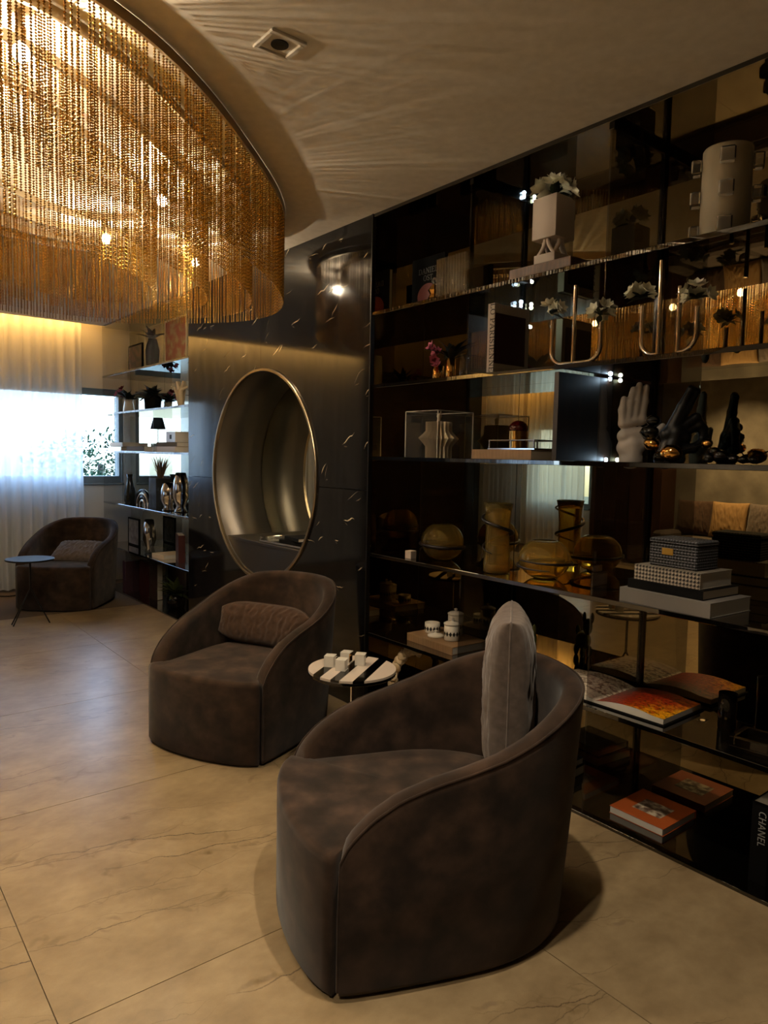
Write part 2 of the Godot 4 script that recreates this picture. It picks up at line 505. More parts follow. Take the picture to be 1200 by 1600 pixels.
# ------------------------------------------------------------------ room
func build_room() -> void:
	var fl := struct("floor")
	obj("screed", span(-8.7, 2.7, -0.12, -0.006, -0.5, 6.7), M.grout, fl)
	var meshes := []
	for k in 3:
		var s := Sh.new()
		var w := 0.6335
		var from := 0
		s.quad(Vector3(-w, 0, -w), Vector3(w, 0, -w), Vector3(w, 0, w), Vector3(-w, 0, w))
		s.quad(Vector3(-w, 0, w), Vector3(w, 0, w), Vector3(w, -0.006, w), Vector3(-w, -0.006, w), -1, Vector2.ZERO, Vector2.ZERO, Vector2.ZERO, Vector2.ZERO)
		s.quad(Vector3(w, 0, w), Vector3(w, 0, -w), Vector3(w, -0.006, -w), Vector3(w, -0.006, w), -1, Vector2.ZERO, Vector2.ZERO, Vector2.ZERO, Vector2.ZERO)
		s.quad(Vector3(w, 0, -w), Vector3(-w, 0, -w), Vector3(-w, -0.006, -w), Vector3(w, -0.006, -w), -1, Vector2.ZERO, Vector2.ZERO, Vector2.ZERO, Vector2.ZERO)
		s.quad(Vector3(-w, 0, -w), Vector3(-w, 0, w), Vector3(-w, -0.006, w), Vector3(-w, -0.006, -w), -1, Vector2.ZERO, Vector2.ZERO, Vector2.ZERO, Vector2.ZERO)
		s.quad(Vector3(-w, -0.006, -w), Vector3(-w, -0.006, w), Vector3(w, -0.006, w), Vector3(w, -0.006, -w), -1, Vector2.ZERO, Vector2.ZERO, Vector2.ZERO, Vector2.ZERO)
		s.close(from)
		meshes.append(s.mesh())
	for i in 9:
		for k in 6:
			var kind := (i * 2 + k * 5 + i * k) % 3
			var o := obj("tile", meshes[kind], M["tile%d" % kind], fl, Vector3(-1.90 - 1.27 * (6 - i) + 0.635 + 1.27 * 2, 0, 0.79 + 1.27 * (k - 1) + 0.635 - 1.27), PI if (i + k) % 2 else 0.0)
	var ce := struct("ceiling")
	obj("slab", span(-8.2, 2.7, CEIL, 3.08, -0.5, 6.25), M.plaster, ce)
	obj("slab", span(-7.0, 2.7, CEIL, 3.08, 6.25, 6.7), M.plaster, ce)
	obj("pocket", span(-8.7, 2.7, 3.08, 3.16, -0.5, 6.7), M.white_wall, ce)
	# window wall, with a long low window
	var ww := struct("wall_window")
	obj("masonry", span(-8.7, -8.5, 0, 1.14, -0.5, 6.7), M.white_wall, ww)
	obj("masonry", span(-8.7, -8.5, 2.22, 3.1, -0.5, 6.7), M.white_wall, ww)
	obj("masonry", span(-8.7, -8.5, 1.14, 2.22, 1.45, 6.7), M.white_wall, ww)
	obj("masonry", span(-8.7, -8.5, 1.14, 2.22, -0.5, -0.33), M.white_wall, ww)
	for k in 4:
		obj("panel", span(-8.5, -8.43, 0, 3.08, 3.76 + k * 0.42, 3.76 + k * 0.42 + 0.414, 0.003), M.dark_wood, ww)  # out of view, placed to keep this stretch dark in the mirrors
	make_window("window_1", Vector3(-8.6, 1.14, 0.56), 1.78, 1.08, PI / 2, [-0.45])
	var wo := struct("wall_opposite")
	obj("masonry", span(-8.7, -8.3, 0, 3.1, 6.6, 6.8), M.white_wall, wo)
	obj("masonry", span(-8.3, -7.05, 0, 0.72, 6.6, 6.8), M.white_wall, wo)
	obj("masonry", span(-8.3, -7.05, 2.1, 3.1, 6.6, 6.8), M.white_wall, wo)
	obj("masonry", span(-7.05, 2.7, 0, 3.1, 6.6, 6.8), M.concrete, wo)
	for k in 5:
		obj("panel", span(-7.0 + k * 0.232, -7.0 + k * 0.232 + 0.226, 0, CEIL, 6.54, 6.6, 0.004), M.walnut, wo)
	make_window("window_2", Vector3(-7.675, 0.72, 6.7), 1.25, 1.38, 0.0, [0.0])
	struct_mesh("wall_right", span(2.6, 2.8, 0, 3.1, -0.5, 6.7), M.concrete)
	struct_mesh("wall_shelves", span(-8.7, 2.7, 0, 3.1, -0.62, -0.46), M.dark_wood)
	# sheer curtains and the light strips of the curtain pocket
	curtain("floor-length white sheer curtain hanging before the bright window", Vector2(-8.36, 0.17), Vector2(-8.36, 1.95), 1)
	curtain("white sheer curtain continuing along the window wall, left of the window", Vector2(-8.36, 1.97), Vector2(-8.36, 3.72), 2)
	curtain("sheer curtain beyond the dark wood wall panels, seen only in the mirrors", Vector2(-8.36, 5.46), Vector2(-8.36, 6.40), 3)
	curtain("sheer curtain across the room on the sofa wall, mirrored behind the amber glass", Vector2(-8.30, 6.46), Vector2(-7.06, 6.46), 4)
	cove("warm light strip hidden above the sheer window curtain", Vector3(-8.212, 2.99, 1.9), 3.6, Vector3(-0.75, -0.66, 0))
	cove("warm light strip above the curtain beyond the dark panels", Vector3(-8.212, 2.99, 5.95), 1.0, Vector3(-0.75, -0.66, 0))
	cove("warm light strip above the curtain on the sofa wall", Vector3(-7.62, 2.99, 6.262), 1.1, Vector3(0, -0.66, 0.75))
	# square recessed downlights, and unseen lamps that light the near chair and sofa wall
	downlight(Vector3(-2.187, CEIL, 1.259), "square white recessed downlight in the ceiling beside the chandelier", 0.0)
	downlight(Vector3(-1.187, CEIL, 1.259), "square white recessed downlight above the nearest armchair", 4.0)
	downlight(Vector3(-0.75, CEIL, 3.1), "unseen ceiling lamp by the viewer, out of view, placed to light the nearest armchair", 6.0)  # out of view, placed to light the side of the nearest armchair
	downlight(Vector3(-4.6, CEIL, 5.85), "unseen ceiling lamp placed to light the wall behind the left half of the mirrored sofa", 15.0)  # unseen, like the next one; lights the concrete wall shown in the mirrors
	downlight(Vector3(-2.6, CEIL, 5.85), "unseen ceiling lamp placed to light the wall behind the right half of the mirrored sofa", 15.0)  # unseen, placed to light the concrete wall
	var cable := []
	for k in 14:
		cable.append(Vector3(-8.1 + 0.05 * sin(k * 0.9), 0.006, 0.55 + k * 0.05))
	tag(obj("cable", Sh.new().tube(cable, 0.006, 6), M.black), "thin black cable lying on the floor under the sheer curtain", "cable")
func make_window(called: String, at: Vector3, w: float, h: float, turn: float, bars: Array) -> void:
	var o := struct(called)
	o.position = at
	o.rotation.y = turn
	var f := Sh.new()
	f.box(Vector3(0, 0.04, 0), Vector3(w, 0.08, 0.16), 0.004)
	f.box(Vector3(0, h - 0.035, 0), Vector3(w, 0.07, 0.16), 0.004)
	f.box(Vector3(-w / 2 + 0.025, h / 2, 0), Vector3(0.05, h - 0.15, 0.16), 0.004)
	f.box(Vector3(w / 2 - 0.025, h / 2, 0), Vector3(0.05, h - 0.15, 0.16), 0.004)
	obj("window_frame", f, M.frame_grey, o)
	for b in bars:
		obj("mullion", B(Vector3(b, h / 2, 0), Vector3(0.035, h - 0.15, 0.06), 0.003), M.frame_grey, o)
	var xs := [-w / 2 + 0.05] + bars + [w / 2 - 0.05]
	for k in xs.size() - 1:
		obj("pane", B(Vector3((xs[k] + xs[k + 1]) / 2, h / 2, 0), Vector3(xs[k + 1] - xs[k] - 0.02, h - 0.15, 0.005)), M.window_glass, o)
	obj("window_sill", B(Vector3(0, -0.012, 0.0), Vector3(w, 0.024, 0.24), 0.004), M.frame_grey, o)
func curtain(label: String, a: Vector2, b: Vector2, seed_: int) -> void:
	var n := noise_of(seed_, 0.9, 2)
	var d := (b - a)
	var l := d.length()
	var side := Vector2(-d.y, d.x).normalized()
	var cols := int(l / 0.013)
	var P := []
	for i in 9:
		var y := 3.05 - (3.05 - 0.015) * i / 8.0
		var row := []
		for k in cols + 1:
			var u := l * k / cols
			var amp := 0.028 + 0.012 * n.get_noise_2d(u * 2.0, 3.0) + 0.006 * i / 8.0
			var w := u * TAU / 0.115 + 2.2 * n.get_noise_2d(u * 1.5, 0.1 * i)
			var q := a + d * (u / l) + side * (sin(w) * amp + 0.008 * sin(w * 2.3))
			row.append(Vector3(q.x, y, q.y))
		P.append(row)
	tag(obj("sheer_curtain", Sh.new().grid(P), M.sheer), label, "curtain", "sheer curtains")
func cove(label: String, at: Vector3, l: float, dir: Vector3) -> void:
	var o := thing("cove_light_strip", label, "light strip", at, 0.0, "curtain pocket lights")
	var along := dir.cross(Vector3.UP).normalized()
	o.rotation.y = atan2(-along.z, along.x)
	obj("led_strip", B(Vector3.ZERO, Vector3(l, 0.012, 0.008), 0.002), M.cove_glow, o)
	obj("channel", B(Vector3(0, 0.012, 0), Vector3(l, 0.010, 0.016), 0.002), M.brass, o)
	var al := AreaLight3D.new()
	al.name = "light"
	al.area_size = Vector2(l, 0.02)
	al.light_color = Color(1.0, 0.74, 0.38)
	al.light_energy = 0.9 * l
	al.shadow_enabled = true
	al.area_range = 10.0
	add_child(al, true)
	al.position = at + Vector3(dir.x, -0.01, dir.z).normalized() * 0.012
	al.look_at_from_position(al.position, al.position + dir, Vector3.UP)
func downlight(at: Vector3, label: String, e: float) -> void:
	var o := thing("ceiling_downlight", label, "downlight", at, 0.0, "recessed ceiling downlights")
	var f := Sh.new()
	for s in [-1, 1]:
		f.box(Vector3(s * 0.058, -0.005, 0), Vector3(0.016, 0.010, 0.132), 0.002)
		f.box(Vector3(0, -0.005, s * 0.058), Vector3(0.100, 0.010, 0.016), 0.002)
	obj("frame", f, M.white_gloss, o)
	obj("reflector", B(Vector3(0, -0.0012, 0), Vector3(0.10, 0.002, 0.10)), M.brass if e > 0 else M.white_gloss, o)
	obj("lamp_lens", Sh.new().cyl(Vector3(0, -0.0065, 0), 0.03, 0.004, 0.001), M.spot_glow if e > 0 else M.dark_steel, o)
	if e > 0:
		var l := SpotLight3D.new()
		l.name = "light"
		l.light_color = Color(1.0, 0.92, 0.80)
		l.light_energy = e
		l.light_size = 0.03
		l.spot_angle = 58.0
		l.spot_angle_attenuation = 1.0
		l.spot_range = 12.0
		l.spot_attenuation = 2.0
		l.shadow_enabled = true
		l.position = Vector3(0, -0.02, 0)
		l.rotation.x = -PI / 2
		o.add_child(l, true)

func circle(c: Vector2, r: float, n := 96) -> PackedVector2Array:
	var q := PackedVector2Array()
	for k in n:
		q.append(c + Vector2(cos(TAU * k / n), sin(TAU * k / n)) * r)
	return q
func build_marble() -> void:
	var w := struct("wall_marble")
	var c := Vector2(-4.61, 1.36)
	var hole := circle(c, 0.752)
	for r in [[-5.87, -4.611, 0.0, 1.313], [-4.609, -3.31, 0.0, 1.313], [-5.87, -4.611, 1.317, CEIL], [-4.609, -3.31, 1.317, CEIL]]:
		var rect := PackedVector2Array([Vector2(r[0], r[2]), Vector2(r[1], r[2]), Vector2(r[1], r[3]), Vector2(r[0], r[3])])
		for q in Geometry2D.clip_polygons(rect, hole):
			obj("marble_slab", Sh.new().prism(q, -0.025, 0.0, 2), M.marble, w)
	obj("side_panel", span(-5.87, -5.845, 0, CEIL, -0.46, -0.026), M.marble, w)
	obj("core", span(-3.40, -3.34, 0, CEIL, -0.46, -0.026), M.dark_wood, w)
	struct_mesh("trim_1", span(-3.318, -3.308, 0, CEIL, -0.02, 0.006, 0.001), M.dark_steel)
	# the round niche
	var o := thing("wall_niche", "round niche with pale metal rim and mirrored back in the black marble wall", "niche", Vector3(c.x, c.y, 0))
	var ring := obj("rim", Sh.new().lathe([Vector2(0.742, -0.01), Vector2(0.742, 0.012), Vector2(0.746, 0.016), Vector2(0.760, 0.016), Vector2(0.764, 0.012), Vector2(0.764, 0.001), Vector2(0.742, -0.01)], 120, Vector3.ZERO, 1, 1, -1), M.brass, o)
	ring.rotation.x = PI / 2
	var liner := obj("liner", Sh.new().lathe([Vector2(0.740, -0.42), Vector2(0.740, -0.011), Vector2(0.750, -0.011), Vector2(0.750, -0.42), Vector2(0.740, -0.42)], 96, Vector3.ZERO, 1, 1, 0), M.champagne, o)
	liner.rotation.x = PI / 2
	obj("back_mirror", Sh.new().prism(circle(Vector2.ZERO, 0.739, 72), -0.43, -0.42, 2), M.far_mirror, o)
	obj("shelf_board", B(Vector3(0, -0.50, -0.215), Vector3(1.09, 0.022, 0.40), 0.002), M.champagne, o)
	var low := PackedVector2Array()
	var half := acos(0.512 / 0.739)
	for k in 25:
		var f := -PI / 2 - half + 2 * half * k / 24.0
		low.append(Vector2(cos(f), sin(f)) * 0.738)
	obj("lower_panel", Sh.new().prism(low, -0.035, -0.02, 2), M.champagne, o)
	var t := thing("serving_tray", "dark tray with raised ends lying on the round niche's shelf", "tray", Vector3(-4.38, 0.872, -0.14), 0.06)
	obj("tray_base", B(Vector3(0, 0.01, 0), Vector3(0.56, 0.016, 0.2), 0.003), M.chrome, t)
	for s in [-1, 1]:
		obj("handle", B(Vector3(s * 0.272, 0.028, 0), Vector3(0.012, 0.022, 0.19), 0.003), M.chrome, t)
	for k in 2:
		var bk := book("book", ["flat black book on the tray in the round niche", "dark brown book on top of the black one in the round niche"][k], Vector3(-4.28 + 0.03 * k, 0.891 + k * 0.027, -0.14), Vector3(0.26 - 0.04 * k, 0.026, 0.17), 0.1 - 0.2 * k, [M.black, M.dark_cover][k], M.page)

# ------------------------------------------------------------------ chandelier
func seen_at(p: Vector3) -> Vector2:       # where a point falls in the 1200 x 1600 frame
	var c := get_node("camera") as Camera3D
	var v := c.transform.affine_inverse() * p
	return Vector2(600 + 1118 * v.x / -v.z, 800 - 1118 * v.y / -v.z) if v.z < 0 else Vector2(-9999, 0)
func oval(off: float, step: float) -> Array:      # evenly spaced points [position, tangent] round the chandelier's outline
	var dense := []
	for k in 1441:
		var f := TAU * k / 1440
		var c := cos(f)
		var s := sin(f)
		var t := signf(c) * pow(absf(c), 2.0 / 3.0) * (1.52 - off) - 1.4
		var q := signf(s) * pow(absf(s), 2.0 / 3.0) * (1.03 - off) - 3.8
		dense.append(Vector3((q + t) / sqrt(2), 0, (t - q) / sqrt(2)))
	var total := 0.0
	for k in 1440: total += dense[k].distance_to(dense[k + 1])
	var n := int(total / step)
	var out := []
	var want := 0.0
	var gone := 0.0
	for k in 1440:
		var d: float = dense[k].distance_to(dense[k + 1])
		while want < gone + d and out.size() < n:
			out.append(dense[k].lerp(dense[k + 1], (want - gone) / maxf(d, 1e-9)))
			want += total / n
		gone += d
	return out
func chandelier() -> void:
	var o := thing("chandelier", "large oval chandelier of hanging gold chains under the ceiling", "chandelier", Vector3(-3.677, CEIL, 1.697))
	var org := Vector3(-3.677, 0, 1.697)
	var link := Sh.new()
	var y := -0.044
	var k := 0
	while y > -0.50:
		var turn := PI / 4 if k % 2 else 0.0
		var a := []
		for j in 4:
			a.append(Vector3(cos(turn + j * PI / 2) * 0.0056, y - 0.0048, sin(turn + j * PI / 2) * 0.0056))
		for j in 4:
			link.tri(Vector3(0, y, 0), a[j], a[(j + 1) % 4])
			link.tri(Vector3(0, y - 0.0098, 0), a[(j + 1) % 4], a[j])
		y -= 0.0088
		k += 1
	var chain := link.mesh()
	var places := []
	var offs := [0.0, 0.17, 0.40, 0.66]
	var steps := [0.0195, 0.0195, 0.022, 0.024]
	for r in offs.size():
		var pts := oval(offs[r], steps[r])
		for i in pts.size():
			if rng.randf() < 0.05: continue
			places.append(pts[i].lerp(pts[(i + 1) % pts.size()], rng.randf_range(-0.22, 0.22)))
		var loop := oval(offs[r], 0.05)
		loop.append(loop[0])
		var P := [[], [], [], [], []]
		for q in loop:
			var out: Vector3 = (q - org).normalized() * 0.007
			P[0].append(q - org + out + Vector3(0, -0.004, 0)); P[1].append(q - org + out + Vector3(0, -0.040, 0))
			P[2].append(q - org - out + Vector3(0, -0.040, 0)); P[3].append(q - org - out + Vector3(0, -0.004, 0)); P[4].append(P[0][-1])
		obj("chain_rail", Sh.new().grid(P, false, false, -1), M.brass, o)
	# the 300 chains that show largest are parts, the rest one mass
	var eye := Vector3(0, 1.52, 2.516)
	var order := []
	for i in places.size():
		var p: Vector3 = places[i] + Vector3(0, 2.6, 0)
		var s := seen_at(p)
		var inside := s.x > 0 and s.x < 1200 and s.y > -60
		order.append([p.distance_to(eye) + (0.0 if inside else 50.0), i])
	order.sort()
	var rest := []
	for n in order.size():
		var p: Vector3 = places[order[n][1]]
		var turn := rng.randf() * TAU
		if n < 300:
			obj("chain", chain, M.gold_chain, o, p - org, turn)
		else:
			rest.append(Transform3D(Basis(Vector3.UP, turn), p - org))
	var mm := MultiMesh.new()
	mm.transform_format = MultiMesh.TRANSFORM_3D
	mm.mesh = chain
	mm.instance_count = rest.size()
	for n in rest.size(): mm.set_instance_transform(n, rest[n])
	var mi := MultiMeshInstance3D.new()
	mi.name = "more_chains"
	mi.multimesh = mm
	mi.material_override = M.gold_chain
	mi.set_meta("kind", "stuff")
	o.add_child(mi)
	for b in [Vector3(-2.55, 2.75, 1.97), Vector3(-3.50, 2.735, 1.15), Vector3(-4.35, 2.74, 1.15), Vector3(-4.466, 2.735, 0.556), Vector3(-3.12, 2.74, 2.05), Vector3(-3.95, 2.74, 2.2), Vector3(-3.0, 2.74, 2.75)]:
		var at: Vector3 = b - org - Vector3(0, CEIL, 0)
		var bu := obj("bulb", Sh.new().ball(Vector3.ZERO, Vector3(0.026, 0.028, 0.026), 16, 10), M.bulb_glow, o, at)
		obj("socket", Sh.new().lathe([Vector2(0, 0.028), Vector2(0.015, 0.027), Vector2(0.017, 0.035), Vector2(0.017, 0.075), Vector2(0.008, 0.082), Vector2(0.008, CEIL - b.y - 0.001), Vector2(0, CEIL - b.y - 0.001)], 14), M.brass, bu)
		light_omni(Vector3.ZERO, Color(1.0, 0.91, 0.77), 0.95, 0.01, bu)

# ------------------------------------------------------------------ bookcases
func near_bookcase() -> void:
	var o := thing("mirrored_bookcase", "long built-in bookcase with bronze mirror back and dark glass shelves", "bookcase")
	var x0 := -3.31
	var x1 := 1.34
	var seams := [-3.31, -2.54, -1.765, -0.99, -0.215, 0.56, 1.34]
	for k in seams.size() - 1:
		obj("back_mirror", span(seams[k] + 0.002, seams[k + 1] - 0.002, 0.01, CEIL - 0.002, BACK - 0.006, BACK), M.bronze_mirror, o)
	obj("side_mirror", span(x0 - 0.006, x0, 0.01, CEIL - 0.002, BACK, -0.022), M.bronze_mirror, o)
	obj("end_panel", span(x1, x1 + 0.03, 0, CEIL - 0.002, BACK - 0.04, 0.0), M.black_gloss, o)
	obj("soffit", span(x0 + 0.001, x1, CEIL - 0.02, CEIL - 0.001, BACK + 0.001, 0.0, 0.001), M.smoked, o)
	for k in 6:
		obj("shelf", span(x0 + 0.001, x1, SHELF[k] - (0.015 if k == 0 else 0.020), SHELF[k], BACK + 0.001, 0.0, 0.0015), M.smoked, o)
	for x in [-2.54, -1.765, -0.99, -0.215, 0.56]:
		var runs := [[SHELF[0], SHELF[2] - 0.021], [SHELF[4], CEIL - 0.021]] if x == -2.54 else [[SHELF[0], CEIL - 0.021]]
		for r in runs:
			obj("post", span(x - 0.011, x + 0.011, r[0], r[1], BACK + 0.0005, BACK + 0.016, 0.002), M.black_gloss, o)
		for k in 6:
			if x == -2.54 and (k == 2 or k == 3): continue
			obj("divider", span(x - 0.004, x + 0.004, SHELF[k] + 0.0005, (SHELF[k + 1] - 0.0205) if k < 5 else CEIL - 0.0505, BACK + 0.017, -0.004), M.divider_glass, o)
	for x in seams.slice(1, 6):
		obj("top_rail", span(x - 0.012, x + 0.012, CEIL - 0.05, CEIL - 0.0205, BACK + 0.017, -0.003, 0.002), M.black_gloss, o)
	obj("divider", span(-2.854, -2.846, SHELF[2] + 0.0005, SHELF[3] - 0.0285, BACK + 0.001, -0.004), M.divider_glass, o)
	obj("wood_divider", span(-2.0, -1.975, SHELF[3] + 0.0005, SHELF[4] - 0.0285, BACK + 0.001, -0.004, 0.001), M.walnut_dark, o)
	# small cold LED spots
	for p in [[Vector3(-1.964, 1.893, -0.36), 1], [Vector3(-1.964, 1.524, -0.355), 0], [Vector3(-2.520, 2.850, -0.36), 1], [Vector3(-2.515, 2.306, -0.36), 1], [Vector3(-2.49, 2.20, -0.391), 1]]:
		var dn: int = p[1]
		var l := obj("led_spot", Sh.new().lathe([Vector2(0, -0.008), Vector2(0.0055, -0.007), Vector2(0.0065, -0.003), Vector2(0.0065, 0.008), Vector2(0, 0.008)] if dn else [Vector2(0, -0.008), Vector2(0.0065, -0.008), Vector2(0.0065, 0.003), Vector2(0.0055, 0.007), Vector2(0, 0.008)], 14), M.led_white, o, p[0])
		light_omni(Vector3.ZERO, Color(0.78, 0.90, 1.0), 0.006, 0.008, l)
func far_bookcase() -> void:
	var o := thing("mirrored_bookcase", "far mirrored bookcase with glass shelves beside the window", "bookcase")
	var x0 := -8.2
	var x1 := -5.872
	var seams := [-8.48, -7.42, -6.65, -5.872]
	for k in 3:
		obj("back_mirror", span(seams[k] + 0.002, seams[k + 1] - 0.002, 0.01, CEIL - 0.002, BACK - 0.006, BACK), M.far_mirror, o)
	obj("soffit", span(x0, x1 - 0.001, CEIL - 0.02, CEIL - 0.001, BACK + 0.001, 0.0, 0.001), M.smoked, o)
	for k in 6:
		obj("shelf", span(x0, x1 - 0.001, SHELF[k] - (0.015 if k == 0 else 0.020), SHELF[k], BACK + 0.001, 0.0, 0.0015), M.smoked, o)
	obj("side_glass", span(x0 - 0.006, x0, 0.01, CEIL - 0.002, BACK + 0.001, -0.004), M.far_glass, o)
	for q in [[-7.34, 5], [-7.60, 2], [-6.80, 2], [-6.90, 5], [-6.70, 3], [-6.82, 0], [-7.50, 0], [-7.00, 1]]:
		obj("divider", span(q[0] - 0.004, q[0] + 0.004, SHELF[q[1]] + 0.0005, (SHELF[q[1] + 1] - 0.0205) if q[1] < 5 else CEIL - 0.021, BACK + 0.001, -0.004), M.far_glass, o)

# ------------------------------------------------------------------ books and small helpers
func book(called: String, label: String, at: Vector3, s: Vector3, turn: float, cover: Material, pages: Material, group := "", upright := false) -> Node3D:
	# lying: s = width (x), thickness (y), depth (z), spine on +z; base at 'at'. upright: s = thickness (x), height (y), depth (z), spine on +z
	var o := thing(called, label, "book", at, turn, group)
	var c := 0.0025
	if upright:
		var q := Sh.new()
		q.box(Vector3(-s.x / 2 + c / 2, s.y / 2, 0), Vector3(c, s.y, s.z), 0.0006)
		q.box(Vector3(s.x / 2 - c / 2, s.y / 2, 0), Vector3(c, s.y, s.z), 0.0006)
		q.box(Vector3(0, s.y / 2, s.z / 2 - c / 2), Vector3(s.x - 2 * c, s.y, c), 0.0006)
		obj("cover", q, cover, o)
		obj("pages", B(Vector3(0, s.y / 2, -0.003), Vector3(s.x - 2 * c - 0.0004, s.y - 0.008, s.z - 0.008), 0.0005), pages, o)
	else:
		var q := Sh.new()
		q.box(Vector3(0, c / 2, 0), Vector3(s.x, c, s.z), 0.0006)
		q.box(Vector3(0, s.y - c / 2, 0), Vector3(s.x, c, s.z), 0.0006)
		q.box(Vector3(0, s.y / 2, s.z / 2 - c / 2), Vector3(s.x, s.y - 2 * c, c), 0.0006)
		obj("cover", q, cover, o)
		obj("pages", B(Vector3(0, s.y / 2, -0.003), Vector3(s.x - 0.008, s.y - 2 * c - 0.0004, s.z - 0.008), 0.0005), pages, o)
	return o
func words(parent: Node, text: String, h: float, m: Material, at: Vector3, basis: Basis, serif := true) -> void:
	var f := SystemFont.new()
	f.font_names = PackedStringArray(["Droid Serif" if serif else "Droid Sans"])
	var t := TextMesh.new()
	t.font = f
	t.text = text
	t.font_size = 48
	t.pixel_size = h / 34.0
	t.depth = 0.0008
	t.curve_step = 2.0
	var o := obj("lettering", t, m, parent)
	o.transform = Transform3D(basis, at)
func pillow_rim(u: float, v: float, w: float, h: float, soft: float, bend: float) -> Vector3:
	var pinch := (1.0 - 0.05 * (1 - u * u) * v * v) * (1.0 - soft * pow(absf(u), 4))
	return Vector3(u * w / 2 * (1.0 - 0.05 * (1 - v * v) * u * u), v * h / 2 * pinch, bend * (u * u - 0.3))
func pillow(w: float, h: float, th: float, seed_: int, wrinkle := 0.006, bend := 0.0, soft := 0.0, full := 0.38) -> Sh:      # standing in the x-y plane, centre at the origin
	var n := noise_of(seed_, 1.0, 3)
	var s := Sh.new()
	for side in [1.0, -1.0]:
		var P := []
		for i in 33:
			var v := sin((i / 16.0 - 1.0) * PI / 2)
			var row := []
			for k in 97:
				var u := sin((k / 48.0 - 1.0) * PI / 2)
				var e := pow(maxf(0.0, (1 - pow(absf(u), 2.6)) * (1 - pow(absf(v), 2.6))), full)
				var q := pillow_rim(u, v, w, h, soft, bend)
				var fold := n.get_noise_3d(u * 7.0, v * 2.4, side * 9.0) * 2.2
				if soft > 0.0: fold = sin(u * 34.0 * (1.0 - 0.25 * v) + 5.0 * n.get_noise_2d(u * 3.0, v * 1.5)) * (0.35 + 0.3 * (v + 1)) * 0.55
				q.z += side * (th * 0.5 * e + wrinkle * e * fold)
				row.append(q)
			P.append(row)
		s.grid(P, false, side < 0)
	return s
func pillow_piping(w: float, h: float, bend := 0.0, soft := 0.0) -> Sh:
	var path := []
	for k in 121:
		var f := k / 30.0
		var u := 0.0
		var v := 0.0
		if f < 1: u = -1 + 2 * f; v = -1
		elif f < 2: u = 1; v = -1 + 2 * (f - 1)
		elif f < 3: u = 1 - 2 * (f - 2); v = 1
		else: u = -1; v = 1 - 2 * (f - 3)
		path.append(pillow_rim(u, v, w, h, soft, bend))
	return Sh.new().tube(path, 0.0035, 6, false)

